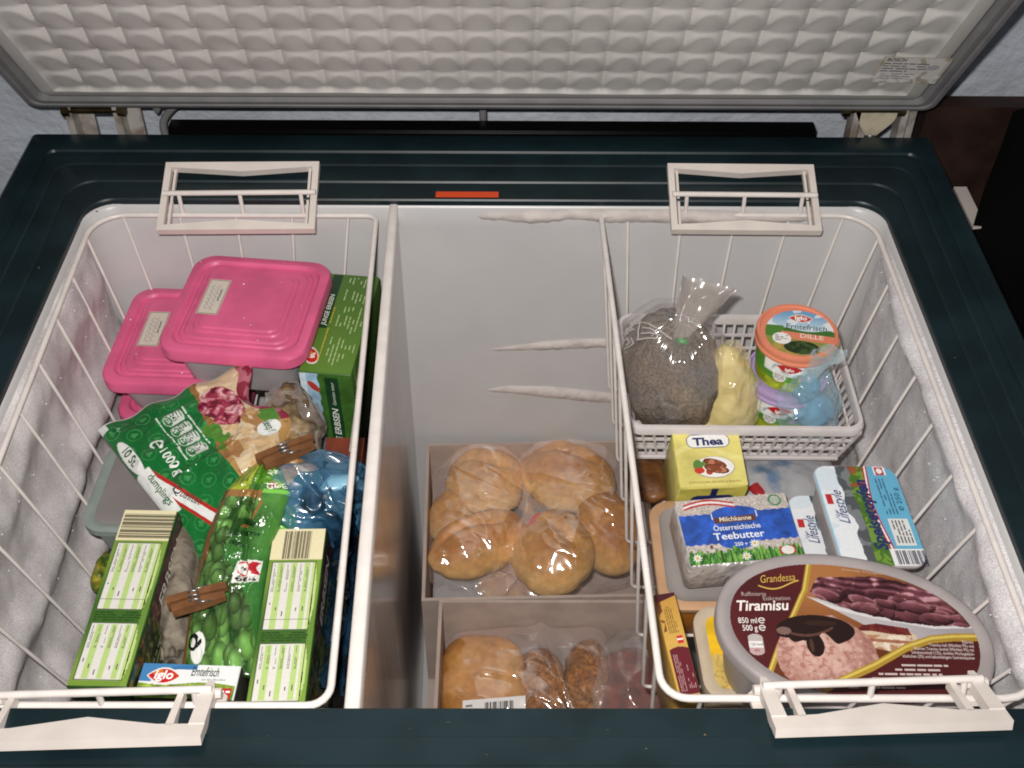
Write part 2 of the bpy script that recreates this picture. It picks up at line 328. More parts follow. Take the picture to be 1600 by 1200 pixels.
A = Acc(); bx(A, .508, .5225, .985, 1.06, -.868, -.0835)
tag(A.build('white_plank', M['white']), 'upright white plank end showing beyond the right rear corner of the freezer', 'plank')
# black cloth hanging at the right
ny, nz_ = 40, 40; cu, cv_ = np.meshgrid(np.linspace(0, 1, ny), np.linspace(0, 1, nz_))
edge = np.array([at(1592, 190, y=1.04), at(1575, 255, y=1.0), at(1552, 320, y=.98), at(1530, 395, y=.95), at(1560, 520, y=.93), at(1590, 640, y=.92)])
ei = np.stack([np.interp(cv_, np.linspace(0, 1, 6), edge[:, k]) for k in range(3)], -1)
cp = ei+np.stack([cu*.5, cu*.02+.012*np.sin(cu*22+cv_*3), -cu*0.02], -1)
A = Acc(); A.add(cp.reshape(-1, 3), grid_faces(ny, nz_)); A.add((cp+np.array([0, .02, 0])).reshape(-1, 3), grid_faces(ny, nz_)[:, ::-1])
tag(A.build('black_cloth', M['dark'], smooth=True), 'black cloth hanging in the shadow at the right edge', 'cloth')

fz = thing('chest_freezer', (-.02, .65, -.87), 'open dark teal chest freezer with white frosted inside and raised lid', 'freezer')
prof = [(0, -.012, .030), (0, -.001, .030), (.012, .0005, .031), (.25, .0010, .026), (.262, .0026, .026), (.275, .0029, .025), (.50, .0029, .016), (.510, .0039, .015), (.522, .0042, .015), (.69, .0044, .010), (.700, .0066, .009), (.715, .0070, .009), (.95, .0072, .006), (.985, .005, .005), (1, -.002, .004), (1, -.86, .004)]
rings = []
for s, z, r in prof:
    p = rr_pts(XL+(OX0-XL)*s, XR+(OX1-XR)*s, YF+(OY0-YF)*s, YB+(OY1-YB)*s, r, 8); rings.append(np.c_[p, np.full(len(p), z)])
V, F = loft(rings[::-1], (True, False)); build('cabinet', V, F, M['teal'], fz, sharp=30)
lp = [(-.0045, .034, .0035), (-.0055, .033, .0005), (-.009, .033, -.002), (-.03, .036, -.004), (-.3, .045, -.012), (-.60, .05, -.02), (-.63, .05, -.03)]
rings = []
for z, r, o in lp:
    p = rr_pts(XL-o, XR+o, YF-o, YB+o, r, 8); rings.append(np.c_[p, np.full(len(p), z)])
V, F = loft(rings, (False, True)); build('liner', V, [f[::-1] for f in F], M['liner'], fz, sharp=50)
A = Acc(); p0 = at(681, 304, z=.0022); p1 = at(779, 304, z=.0022); bx(A, p0[0], p1[0], p0[1]-.004, p0[1]+.004, .0018, .0030)
A.build('orange_sticker', pm('orange_sticker', '#e8481a', .5), fz)

def frost_wall(name, yr, zr, x, sx, rid, seed, amp=.006, base=.0035, ny=150, nz=110):
    u, v = np.meshgrid(np.linspace(*yr, ny), np.linspace(*zr, nz)); P = np.stack([u, v, np.zeros_like(u)], -1)
    d = base+amp*.5*np.clip(fbm(P, 9, seed)+.3, 0, 2)
    for (zc, w, h, y0, y1) in rid:
        zc2 = zc+.012*vn(P*np.array([1, 0, 0]), 9, seed+5); e = np.clip((u-y0)/.08, 0, 1)*np.clip((y1-u)/.08, 0, 1)
        d = d+h*e*np.exp(-((v-zc2)/w)**2)*(1+.35*fbm(P, 16, seed+9))
    d = d+.0009*fbm(P, 60, seed+2, 3)
    edge = np.minimum.reduce([(u-yr[0])/.03, (yr[1]-u)/.03, (v-zr[0])/.03, (zr[1]-v)/.008]); d = d*np.clip(edge, 0, 1)-.002*(edge <= 0)
    tz = (v+.009)/-.6*.018+.002
    return u, v, x+sx*(d+tz)
u, v, xx = frost_wall('l', (.385, .895), (-.60, -.012), XL, 1, [(-.05, .02, .006, .4, .93), (-.14, .022, .012, .3, .93), (-.225, .025, .015, .3, .9), (-.32, .03, .016, .3, .95)], 3, .005)
frl = build('frost', np.stack([xx, u, v], -1).reshape(-1, 3), grid_faces(150, 110), M['frost_grey'], fz)
u, v, xx = frost_wall('r', (.385, .885), (-.60, -.012), XR, -1, [(-.024, .018, .012, .33, .87), (-.19, .016, .009, .3, .9), (-.32, .03, .014, .3, .9)], 8, .003)
frr = build('frost', np.stack([xx, u, v], -1).reshape(-1, 3), grid_faces(150, 110)[:, ::-1], M['frost'], fz)
R = random.Random(12); A = Acc()
for o in (frl, frr):
    vs = o.data.vertices; org = ORG[o.name]; sg = 1 if o is frl else -1
    for _ in range(420):
        c = np.array(vs[R.randrange(len(vs))].co)+org; r = R.choice((.0003, .0004, .0004, .0007)); c = c+np.array([sg*.0004, R.uniform(-.002, .002), R.uniform(-.002, .002)])
        A.add(c+r*np.array([(1, 0, 0), (-1, 0, 0), (0, 1, 0), (0, -1, 0), (0, 0, 1), (0, 0, -1)]), [(0, 2, 4), (2, 1, 4), (1, 3, 4), (3, 0, 4), (2, 0, 5), (1, 2, 5), (3, 1, 5), (0, 3, 5)])
MICE = pm('ice_glint', '#ffffff', .15, 1.); ic = A.build('ice_crystals', MICE, fz); ic['kind'] = 'stuff'  # tiny bright white crystals, the sparkle of the frost put into their colour
# long ridges of frost on the back wall
def ridge(pts, seed, hh=.010):
    W_ = np.array([np.r_[at(px, py, y=.9045), hw] for px, py, hw in pts]); n = 130; m = 22
    t = np.linspace(0, 1, n); tt = np.linspace(0, 1, len(W_)); x, z, hw = (np.interp(t, tt, W_[:, k]) for k in (0, 2, 3))
    hw = np.maximum(hw, .0004); a = np.linspace(-1, 1, m); T, Aq = np.meshgrid(t, a, indexing='ij')
    Z = z[:, None]+hw[:, None]*Aq; X = np.tile(x[:, None], (1, m)); k = np.stack([X, Z, 0*Z], -1)
    D = hh*np.minimum(1, hw[:, None]/.008)*np.sqrt(np.clip(1-Aq**2, 0, 1))*(1+.15*fbm(k, 60, seed))+.0004*vn(k, 260, seed+1)
    Z = Z-.0011*(vn(k, 190, seed+4)+.3)*(Aq < -.6)
    V = np.stack([X, YB+.0015+.046*Z-D*.9, Z], -1).reshape(-1, 3)
    build('frost_ridge', V, grid_faces(m, n), M['rim'], fz)
ridge([(724, 346, 0), (760, 345, .005), (830, 345, .008), (900, 342, .0065), (945, 344, .008), (1100, 345, .008), (1250, 347, .006), (1292, 350, .001)], 1)
ridge([(740, 549, 0), (790, 546, .003), (850, 541, .006), (905, 538, .007), (950, 537, .006), (1000, 538, .003)], 2, .008)
ridge([(752, 610, 0), (790, 607, .005), (860, 611, .008), (920, 617, .008), (980, 622, .005)], 3, .007)
frb = np.meshgrid(np.linspace(-.36, .33, 120), np.linspace(-.25, -.012, 70)); P = np.stack([frb[0], frb[1], 0*frb[0]], -1)
# divider
A = Acc(); zt = -.010
tb, tf = at(610, 330, z=zt), at(544, 1112, z=zt)
pA, pB = tb+np.array([.003, .010, 0]), tf+np.array([.003, -.010, 0]); V, F = loft([np.array([q_+np.array([a_*(.0042 if q_ is pA else .0052), 0, b_]) for a_, b_ in ((-1, -.012), (-1, .0035), (-.75, .005), (.75, .005), (1, .0035), (1, -.012))]) for q_ in (pA, pB)]); A.add(V, F)
dv = Acc(); xa, xb = -.1145, -.1095
V, F = boxv(((tb[0]+tf[0])/2, (YB+YF)/2, -.315), ((tf[0]-tb[0])*-.5+.0, (tb[1]-tf[1])*.5 if False else 0, 0), (0, 0, 0), (0, 0, 0))
sl = (tb[0]-tf[0])/(tb[1]-tf[1])
yy0, yy1 = YF+.004, YB+.001; x0_, x1_ = tf[0]+sl*(yy0-tf[1]), tb[0]+sl*(yy1-tb[1])
V = np.array([(x+dx, y, z) for z in (-.62, zt) for (x, y) in ((x0_, yy0), (x1_, yy1)) for dx in (-.001, .0068)])
dv.add(V, [(0, 2, 3, 1), (4, 5, 7, 6), (0, 1, 5, 4), (2, 6, 7, 3), (0, 4, 6, 2), (1, 3, 7, 5)])
mdiv, n_, l_, b_ = nt_new('scuffed_divider'); tc = n_.new('ShaderNodeTexCoord'); mp = n_.new('ShaderNodeMapping'); mp.inputs['Scale'].default_value = (20, 34, 2.4); t = n_.new('ShaderNodeTexNoise'); t.inputs['Scale'].default_value = 2; t.inputs['Detail'].default_value = 8
l_.new(tc.outputs['Object'], mp.inputs[0]); l_.new(mp.outputs[0], t.inputs[0]); r_ = n_.new('ShaderNodeValToRGB'); r_.color_ramp.elements[0].position = .38; r_.color_ramp.elements[1].position = .66
r_.color_ramp.elements[0].color = (*lin(hx('#978a86')), 1); r_.color_ramp.elements[1].color = (*lin(hx('#c2b8b8')), 1); l_.new(t.outputs[0], r_.inputs[0]); l_.new(r_.outputs[0], b_.inputs[0])
b_.inputs['Roughness'].default_value = .16; b_.inputs['Specular IOR Level'].default_value = 1.; b_.inputs['Metallic'].default_value = .35
dvo = dv.build('divider', mdiv, fz); A.build('divider_trim', M['wire'], dvo, smooth=True, sharp=60)

# lid, hinged at the back and raised
HP = np.array([0, 1.035, .036]); th = math.radians(57); LD = np.array([0, -math.cos(th), math.sin(th)]); LN = np.array([0, -math.sin(th), -math.cos(th)]); EX = np.array([1., 0, 0])
LX0, LX1, LL = -.4925, .4465, .66
def lidp(x, s, h): return HP+EX*x+LD*s+LN*h
def lid_ring(inset, h, r):
    p = rr_pts(LX0+inset, LX1-inset, inset, LL-inset, r, 6); return np.array([lidp(a, b, h) for a, b in p])
V, F = loft([lid_ring(.012, -.058, .02), lid_ring(.002, -.05, .02), lid_ring(-.002, -.006, .012), lid_ring(.002, -.0005, .012), lid_ring(.02, -.0005, .01)]); lid = build('lid', V, F, M['teal'], fz, sharp=40)
V, F = loft([lid_ring(.002, -.0004, .012), lid_ring(.0025, .006, .012), lid_ring(.005, .0085, .012), lid_ring(.009, .0085, .01), lid_ring(.0105, .0062, .01), lid_ring(.0125, .0062, .01), lid_ring(.014, .009, .01), lid_ring(.019, .009, .008), lid_ring(.022, .006, .008), lid_ring(.024, .001, .008)], (False, False)); build('gasket', V, F, M['gasket'], lid, sharp=30)
tx, ts = .0338, .0385; B0, B1, S0 = LX0+.044, LX1-.044, .043; nxT = int((B1-B0)/tx); nsT = 15; rs = 16
tx = (B1-B0)/nxT; rs = 18; U, Vq = np.meshgrid(np.linspace(0, nxT, nxT*rs+1), np.linspace(0, nsT, nsT*rs+1))
fu = (U % 1)-.5; fv = Vq % 1
ff = .95*np.sqrt(np.clip(1-(2*fu)**2, 0, 1)); ff = np.maximum(ff, .03); kk_, aa_ = .0084, .0016; hgt = np.where(fv < ff, -kk_*(1-ff)*(1-fv/ff)+aa_*fv, aa_*ff*(1-(fv-ff)/(1-ff+1e-6))-kk_*(fv-ff))
hgt[1:-1] = .2*hgt[:-2]+.6*hgt[1:-1]+.2*hgt[2:]; hgt[:, 1:-1] = .2*hgt[:, :-2]+.6*hgt[:, 1:-1]+.2*hgt[:, 2:]
ed = np.clip(np.minimum.reduce([U*4, (nxT-U)*4, Vq*8, (nsT-Vq)*8]), 0, 1); hgt = .0106+(hgt-.0017)*ed
K_ = np.stack([U, Vq, 0*U], -1); hgt = hgt+.0004*vn(K_, 1.7, 3)
bp_ = lidp(0, 0, 0)+EX*(B0+U*tx)[..., None]+LD*(S0+Vq*ts)[..., None]+LN*hgt[..., None]
A = Acc(); A.add(bp_.reshape(-1, 3), grid_faces(U.shape[1], U.shape[0]))
V, F = loft([lid_ring(.024, .0008, .008), lid_ring(.026, .0060, .008), lid_ring(.030, .0086, .008), lid_ring(.0445, .0088, .004)], (False, False)); A.add(V, F); A.build('lid_panel', M['lid'], lid, smooth=True, sharp=70)
# rating label near the lower right corner of the lid
def ony_lid(px, py):
    d = CR*(px-800)/FPX+CU*(600-py)/FPX+_f; q = HP+LN*.0122; t = np.dot(q-CP, LN)/np.dot(d, LN); return CP+d*t
P = [ony_lid(1383, 88), ony_lid(1487, 92), ony_lid(1460, 131), ony_lid(1356, 128)]
fr = Fr(P[3], P[2]-P[3], LD, np.linalg.norm(P[2]-P[3]), np.dot(P[0]-P[3], LD)); fr.n = LN
sk = Acc(); w, l = fr.w, fr.l; cv = Canvas(w, l, 70, 50, '#c8bfb0'); cv.rect(.003, .003, w-.003, l-.002, '#dcd8d4')
cv.put(n2(cv.u, cv.v, 90, 5) > .45, '#a79c84', .7); cv.put((n2(cv.u, cv.v, 220, 9) > .25) & (cv.v < l*.4), '#efece8', .9); cv.ell(w*.80, l*.62, .006, .005, '#8c8ca0', 0, .5)
cv.add(sk, fr); text(sk, fr, 'BOSCH', .004, l*.84, l*.17, '#2c2a33', bold=.02, width=w*.28)
lines(sk, fr, .004, l*.42, w*.72, l*.8, 4, '#6c6878', seed=3, th=.4); lines(sk, fr, .006, l*.14, w*.6, l*.40, 3, '#8c8896', seed=4, th=.35); sk.build('rating_sticker', M['matte'], lid, color=True)
# hinges
for (a, b, cxx) in ((103, 190, 0), (1322, 1408, 1)):
    A = Acc(); yh = 1.037
    for px in (a+12, b):
        p = at(px, 192, y=yh); q = at(px-6+cxx*10, 162, y=yh)
        V, F = boxv((p+q)/2-np.array([0, 0, .012]), (.0035, 0, 0), (0, .010, 0), ((q-p)[0]*.5, 0, .05)); A.add(V, F)
        V, F = boxv((p+q)/2+np.array([.009, .010, -.012]), (.010, 0, 0), (0, .0012, 0), ((q-p)[0]*.5, 0, .05)); A.add(V, F)
    h = A.build('hinge', pm('hinge_steel', '#b9b4ae', .45, .5, .2, nz=(50, .25), c2='#8d7f74'), fz)
    A = Acc(); p, q = at(a, 172, y=1.03), at(b, 172, y=1.03); tube(A, [p, q], .0035, 10)
    for e in (p, q): tube(A, [e-np.array([.004, 0, 0]), e+np.array([.004, 0, 0])], .0065, 6)
    A.build('hinge_bolt', M['bronze'], h, smooth=True, sharp=40)
    if cxx:
        A = Acc(); p = at(1366, 178, y=1.033); ax, az = np.array([1., 0, 0]), np.array([0, 0, 1.])
        prism(A, [(-.022, .006), (-.014, -.010), (-.006, -.022), (.006, -.022), (.02, -.006), (.024, .006)], p, ax, az, .012)
        A.build('spring_block', pm('yellowed_plastic', '#bfb49a', .5, nz=(60, .3)), h); A = Acc(); tube(A, [at(1362, 198, y=1.033), at(1354, 240, y=1.034)], .006, 10); A.build('spring_rod', M['steel'], h, smooth=True)
A = Acc(); p, q = at(266, 190, y=1.062), at(1274, 184, y=1.062); bx(A, p[0], q[0], 1.05, 1.066, -.6, -.0040); bx(A, p[0], q[0], 1.047, 1.0495, -.011, -.0085)
A.build('condenser', M['black'], fz)
A = Acc(); yy = 1.075
tube(A, round_path([at(262, 222, y=yy), at(252, 190, y=yy), at(276, 160, y=yy), at(330, 156, y=yy), at(754, 150, y=yy), at(755, 200, y=yy)], .02), .0042, 10); tube(A, [at(244, 150, y=1.05), at(245, 168, y=1.05), at(246, 176, y=1.05)], [.006, .005, .002], 8)
A.build('refrigerant_pipe', M['gasket'], fz, smooth=True, sharp=60)
# specks of dirt in the rear left corner of the liner
A = Acc(); R = random.Random(2)
for (px, py) in ((152, 318), (147, 325), (150, 331), (143, 329), (156, 346), (158, 351), (152, 355), (160, 322), (131, 340), (155, 359)):
    p = at(px, py, y=.9) if py > 335 else at(px, py, z=-.004); P = p+np.array([[R.uniform(-.0012, .0022), R.uniform(-.001, .001), R.uniform(-.0008, .0008)+.001] for _ in range(4)]); A.add(P, [(0, 1, 2), (0, 2, 3), (0, 3, 1), (1, 3, 2)])
MCR = pm('crumb', '#7a5a38', .8); [build('dirt_speck', v_, [(0, 1, 2), (0, 2, 3), (0, 3, 1), (1, 3, 2)], M['bronze'], fz, smooth=False) for v_ in A.V]
for (px, py) in ((955, 1138), (948, 1141), (700, 1128), (1100, 1150), (420, 1150), (560, 1160), (1010, 1172), (860, 244), (1230, 238), (1520, 700), (60, 420), (1490, 560), (90, 380), (760, 1180), (640, 1140)):
    p = at(px, py, z=.0068); P = p+np.array([[R.uniform(-.0010, .0016), R.uniform(-.0008, .0008), R.uniform(-.0006, .0006)+.001] for _ in range(4)]); build('dirt_speck', P, [(0, 1, 2), (0, 2, 3), (0, 3, 1), (1, 3, 2)], MCR, fz, smooth=False)

# ------------------------------------------------------------------ hanging wire baskets
def basket(x0, x1, y0, y1, tx0, tx1, label, hb, hf):
    t = thing('wire_basket', ((x0+x1)/2, (y0+y1)/2, -.2), label, 'basket', 'white wire baskets hung in the freezer')
    zr, zb = -.014, -.2; sk_ = .0125 if x0 < 0 else .0095; SK = lambda P: np.asarray(P, float)+np.c_[(sk_ if x0 < 0 else sk_*np.clip((x1-np.asarray(P, float)[:, 0])/(x1-x0), 0, 1))*(1-(np.asarray(P, float)[:, 1]-y0)/(y1-y0)), np.zeros((len(P), 2))]; X0, X1, Y0, Y1 = x0+tx0, x1-tx1, y0+.035, y1-.030
    A = Acc(); p = rr_pts(x0, x1, y0, y1, (.010, .034, .034, .015) if x0 < 0 else (.036, .010, .018, .034), 6); tube(A, SK(np.c_[p, np.full(len(p), zr)]), .0027, 10, True); R = random.Random(int(x0*999))
    for i in range(16):                                            # little weld drips on the frame
        k = R.randrange(len(p)); y = R.uniform(y0+.03, y1-.03); xx = R.choice((x0, x1)); c = SK([(xx, y, zr)])[0]; tube(A, [c-np.array([0, .0022, -.0006]), c+np.array([0, .0001, .0006]), c+np.array([0, .0022, -.0006])], [.0016, .0030, .0016], 7)
    frm = A.build('frame', M['wire'], t, smooth=True, sharp=70)
    A = Acc(); n = 9
    for i in range(n):
        f = (i+.6)/(n+.2); ya = y0+(y1-y0)*f; yb = Y0+(Y1-Y0)*f
        tube(A, round_path(SK([(x0, ya, zr), (X0, yb, zb), (X1, yb, zb), (x1, ya, zr)]), .008), .00155, 7)
    m = 5
    for i in range(m):
        f = (i+.5)/m; xa = x0+(x1-x0)*f; xb = X0+(X1-X0)*f
        tube(A, round_path(SK([(xa, y0, zr), (xb, Y0, zb-.003), (xb, Y1, zb-.003), (xa, y1, zr)]), .008), .00155, 7)
    p = rr_pts((x0+X0)/2, (x1+X1)/2, (y0+Y0)/2, (y1+Y1)/2, .022, 6)
    A.build('wire_mesh', M['wire'], t, smooth=True, sharp=70)
    # rear handle, laid back on the rim
    def handle(pts, zt, zbm, front):
        TL, TR, BR, BL = pts; P = [at(*TL, z=zt), at(*TR, z=zt), at(*BR, z=zbm), at(*BL, z=zbm)]
        ex = unit((P[1]-P[0])+(P[2]-P[3])); w = (np.linalg.norm(P[1]-P[0])+np.linalg.norm(P[2]-P[3]))/2; c = sum(P)/4
        ey = (P[0]-P[3])+(P[1]-P[2]); l = np.linalg.norm(ey)/2; ey = unit(ey-ex*np.dot(ex, ey)); O = c-ex*w/2-ey*l/2; A = Acc(); tk = .008 if not front else .007
        sw = .0062; b = .0062
        if not front:
            prism(A, [(0, l-b), (sw, l-b), (w/2, l-b-.0055), (w-sw, l-b), (w, l-b), (w, l), (0, l)], O, ex, ey, tk)
            prism(A, [(0, 0), (w, 0), (w, b), (w-sw, b), (w/2, b+.0055), (sw, b), (0, b)], O, ex, ey, tk)
            for s in (0, w-sw): prism(A, [(s, b), (s+sw, b), (s+sw, l-b), (s, l-b)], O, ex, ey, tk)
            for s in (sw, w-2*sw): bar(A, O+ex*(s+sw/2)+ey*b-np.cross(ex, ey)*.003, O+ex*(s+sw/2)+ey*(l-b)-np.cross(ex, ey)*.003, .0025, .005, np.cross(ex, ey))
        else:
            b = .012; prism(A, [(0, 0), (w, 0), (w, b), (w-.03, b+.001), (w/2, b+.010), (.03, b+.001), (0, b)], O, ex, ey, tk)
            for s, g in ((0, 1), (w-.010, -1)):
                prism(A, [(s, b), (s+.010, b), (s+.0095, l*.8), (s+.007, l), (s+.003, l), (s+.0005, l*.8)], O, ex, ey, tk*1.2)
                k = s+.020 if g > 0 else s-.012; prism(A, [(k-.0025, b), (k+.0025, b), (k+.002, l*.86), (k-.002, l*.86)], O, ex, ey, tk)
                q = O+ex*(s+.005)+ey*(l*.85); tube(A, [q-ex*.008, q+ex*.008], .0035, 8); prism(A, [(s-.004, l*.7), (s+.014, l*.7), (s+.014, l*1.03), (s+.005, l*1.2), (s-.004, l*1.03)], O-np.cross(ex, ey)*.011, ex, ey, .003)
        A.build('handle', M['white'], t); return O, ex, ey, w, l
    O, ex, ey, w, l = handle(hb, .014, -.012, False)
    A = Acc(); pl = at(hb[0][0]+6, hb[0][1]+44, y=.9125); pr_ = at(hb[1][0]-2, hb[1][1]+44, y=.9125); tube(A, [pl, pr_], .0026, 9)
    for f in (.10, .5, .9): q = pl+(pr_-pl)*f; tube(A, [q, np.array([q[0]+.001, y1, zr])], .0021, 7)
    A.build('handle_wire', M['wire'], t, smooth=True, sharp=70); A = Acc()
    O, ex, ey, w, l = handle(hf, -.010, .012, True); pl = O+ex*.002+ey*l*.84+np.array([0, 0, .006]); pr_ = O+ex*(w-.002)+ey*l*.84+np.array([0, 0, .006])
    tube(A, [pl, pr_], .0027, 9)
    for f in (.08, .5, .92): q = pl+(pr_-pl)*f; tube(A, [q, np.array([q[0], y0, zr])], .0022, 7)
    A.build('handle_wire', M['wire'], t, smooth=True, sharp=70)
    return t
basket(-.4045, -.1265, .3750, .908, .035, .034, 'left white wire basket holding the pink containers and pea packs', [(249, 258), (495, 256), (497, 361), (258, 362)], [(-40, 1082), (331, 1074), (327, 1154), (-50, 1168)])
basket(.0955, .3640, .3805, .911, .016, .040, 'right white wire basket holding the tubs and butter', [(1045, 259), (1279, 261), (1274, 364), (1046, 362)], [(1188, 1067), (1538, 1056), (1571, 1133), (1203, 1146)])

# ------------------------------------------------------------------ generic packs
def box_body(fr, h, name, mat, parent, bev=.0012):
    w, l = fr.w, fr.l; rs = []
    for (i, z) in ((bev, -h), (0, -h+bev), (0, -bev), (bev*.35, -bev*.3), (bev, 0)):
        p = rr_pts(i, w-i, i, l-i, bev*1.2, 3); rs.append(np.array([fr.O+fr.ex*a+fr.ey*b+fr.n*z for a, b in p]))
    V, F = loft(rs); return build(name, V, F, mat, parent, sharp=60)
def base_of(fr, h): c = fr.O+fr.ex*fr.w/2+fr.ey*fr.l/2-fr.n*h; return c
def pack(name, label, cat, fr, h, mat, group=None, bev=.0012):
    t = thing(name, base_of(fr, h), label, cat, group); box_body(fr, h, 'box', mat, t, bev); return t
def lens_logo(cv, cx, cy, rx, ry):
    cv.put((np.abs(cv.v-cy) < ry*(1-((cv.u-cx)/rx)**2)) & (np.abs(cv.u-cx) < rx), '#f3f0ea')
    m = (np.abs(cv.v-cy) < ry*.82*(1-((cv.u-cx)/(rx*.92))**2)) & (np.abs(cv.u-cx) < rx*.92); cv.grad(m, '#d9121c', '#e23a1a', (cv.u-cx)/rx); cv.put(m & (cv.rad(cx-rx*.35, cy+ry*.35, rx*.3, ry*.45) < 1), '#f0a020', .7)

# -- two vegetable boxes standing on edge
def veg_box(pxs, z, label, bars_x, ext=0):
    fr = fr_from(pxs, z); fr.O = fr.O-fr.ey*ext; fr.l += ext; h = z+.197; w, l = fr.w, fr.l
    t = pack('vegetable_box', label, 'food box', fr, h, pm('green_card', '#2f5a1c', .45, nz=(60, .3), c2='#23401a'), 'upright vegetable boxes at the front of the left basket')
    A = Acc(); cv = Canvas(w-.0016, l-.0016, 70, 260, '#67a22b'); q = l
    cv.grad(cv.v >= 0, '#3c6c20', '#7a9f34', .5+.5*np.sin(cv.v/q*9+1.2)-.55*(np.abs(cv.v/q-.37) < .05)); cv.put((cv.u > w*.86), '#87ac3e', .6)
    y3 = l*.80; cv.rect(0, y3, w, l, '#efe3b4'); f2 = Fr(fr.O+fr.ex*.0008+fr.ey*.0008, fr.ex, fr.ey, w, l)
    for (a, b) in ((.40, .785), (.03, .325)):
        cv.put((cv.v > a*l) & (cv.v < b*l) & (cv.u > w*.07) & (cv.u < w*(.86+.06*np.sin((cv.v/l-a)/(b-a)*pi))), '#e2dfd8')
        for k in range(3): cv.rect(w*(.18+.24*k), a*l+.0008, w*(.28+.24*k), b*l-.0008, '#b9d77c')
        cv.put((cv.v > a*l) & (cv.v < b*l) & (cv.u > w*.80) & (cv.u < w*(.86+.06*np.sin((cv.v/l-a)/(b-a)*pi))), '#c4dd86')
        k = 6
        for j in range(k):
            xj = w*(.11+.118*j); lines(A, f2, xj, b*l-(b-a)*l*.45, xj+w*.05, b*l-.002, 2, '#4b4a44', True, .42, .0009, j+7); lines(A, f2, xj, a*l+.012 if a > .2 else a*l+.004, xj+w*.04, a*l+(b-a)*l*.42, 1, '#5c5b52', True, .5, .0009, j+70, 2.2)
        lines(A, f2, w*.84, a*l+.004, w*.885, b*l-.006, 1, '#3c4a2c', True, .5, .0009, 3)
        cx = np.array([w*.07, w*.86]);
        for e in cx: quad(A, f2, e-.0003, a*l, e+.0003, b*l, '#3a4a2c', .0009)
        for e in (a*l, b*l): quad(A, f2, w*.07, e-.0003, w*.87, e+.0003, '#3a4a2c', .0009)
    quad(A, f2, w*.07, l*.455, w*.87, l*.4575, '#55584c', .0009)
    lines(A, f2, w*.07, l*.335, w*.88, l*.39, 4, '#23421a', False, .4, .0009, 21)
    if bars_x: barcode(A, f2, w*.22, l*.805, w*.72, l*.975, 26, '#1d1c1a', True, .0009)
    else: barcode(A, f2, w*.03, l*.815, w*.97, l*.965, 22, '#26241f', False, .0009)
    cv.add(A, f2, .0006)
    r = fr.right(h); cr = Canvas(r.w-.002, r.l-.002, 120, 70, '#20331a'); cr.grad(cr.v >= 0, '#35501f', '#1d2a16', cr.v/r.l); cr.put((cr.v > r.l*.78) & (cr.u > r.w*.4), '#4a1f2c'); cr.put((cr.u < r.w*.25) & (n2(cr.u, cr.v, 160, 3) > .15), '#a4451f', .7); cr.put((cr.u < r.w*.5) & (n2(cr.u, cr.v, 300, 6) > .25), '#9aa83a', .5); cr.noise(150, .3, 4)
    r2 = Fr(r.O+r.ex*.001+r.ey*.001, r.ex, r.ey, r.w, r.l); cr.add(A, r2, .0006)
    text(A, r2, 'ERBSEN', r.w*.5, r.l*.80, r.l*.15, '#d8d6cc', off=.0009, bold=.02); lines(A, r2, r.w*.1, r.l*.45, r.w*.9, r.l*.72, 5, '#8f9a70', False, .35, .0009, 5)
    A.build('printed_label', M['paper'], t, color=True); return t
veg_box([(185, 797), (270, 797), (208, 1076), (114, 1072)], -.075, 'green and cream vegetable box with horizontal barcode, standing left of the pea bag', False)
veg_box([(423, 827), (511, 825), (478, 1096), (389, 1096)], -.075, 'green and cream vegetable box with upright barcode, standing right of the pea bag', True, .006)
# -- low box lying at the front of the basket
fr = fr_from([(220, 1036), (370, 1041), (375, 1096), (212, 1090)], -.088); h = .105; w, l = fr.w, fr.l
t = pack('pea_box', 'small box with red oval logo lying behind the front wire of the left basket', 'food box', fr, h, pm('dark_box_end', '#3c3a33', .5, nz=(40, .4)))
A = Acc(); f2 = Fr(fr.O+fr.ex*.0006+fr.ey*.0006, fr.ex, fr.ey, w, l); cv = Canvas(w-.0012, l-.0012, 200, 70, '#eef1f1')
cv.put((cv.v > l*.72+.10*l*np.sin(cv.u/w*3)) & (cv.u < w*.55), '#2f77b8'); cv.put((cv.v > l*(1.02-.3*(1-cv.u/w)**2)) | ((cv.u < w*.12) & (cv.v > l*.45)), '#3d86c4'); cv.put(cv.v < l*(.42-.05*np.sin(cv.u/w*7)), '#8aa630'); cv.put(cv.v < l*.30, '#6f9a22'); cv.noise(260, .25, 3, cv.v < l*.4)
cv.rect(w*.78, 0, w*.94, l*.33, '#cf1a22'); lens_logo(cv, w*.235, l*.62, w*.17, l*.24); cv.rect(w*.965, 0, w, l, '#dfe6e2')
cv.add(A, f2, .0005); text(A, f2, 'iglo', w*.235, l*.53, l*.34, '#ffffff', off=.0009, bold=.03, shear=.15, align='C'); text(A, f2, 'Erntefrisch', w*.50, l*.64, l*.36, '#2f4a2c', off=.0009, shear=.2, bold=.012, width=w*.28)
text(A, f2, 'aus dem Marchfeld', w*.62, l*.52, l*.09, '#5d7060', off=.0009, shear=.2, width=w*.24); lines(A, f2, w*.80, l*.05, w*.93, l*.28, 2, '#ffffff', seed=3, off=.0009, th=.5); A.build('printed_label', M['paper'], t, color=True)
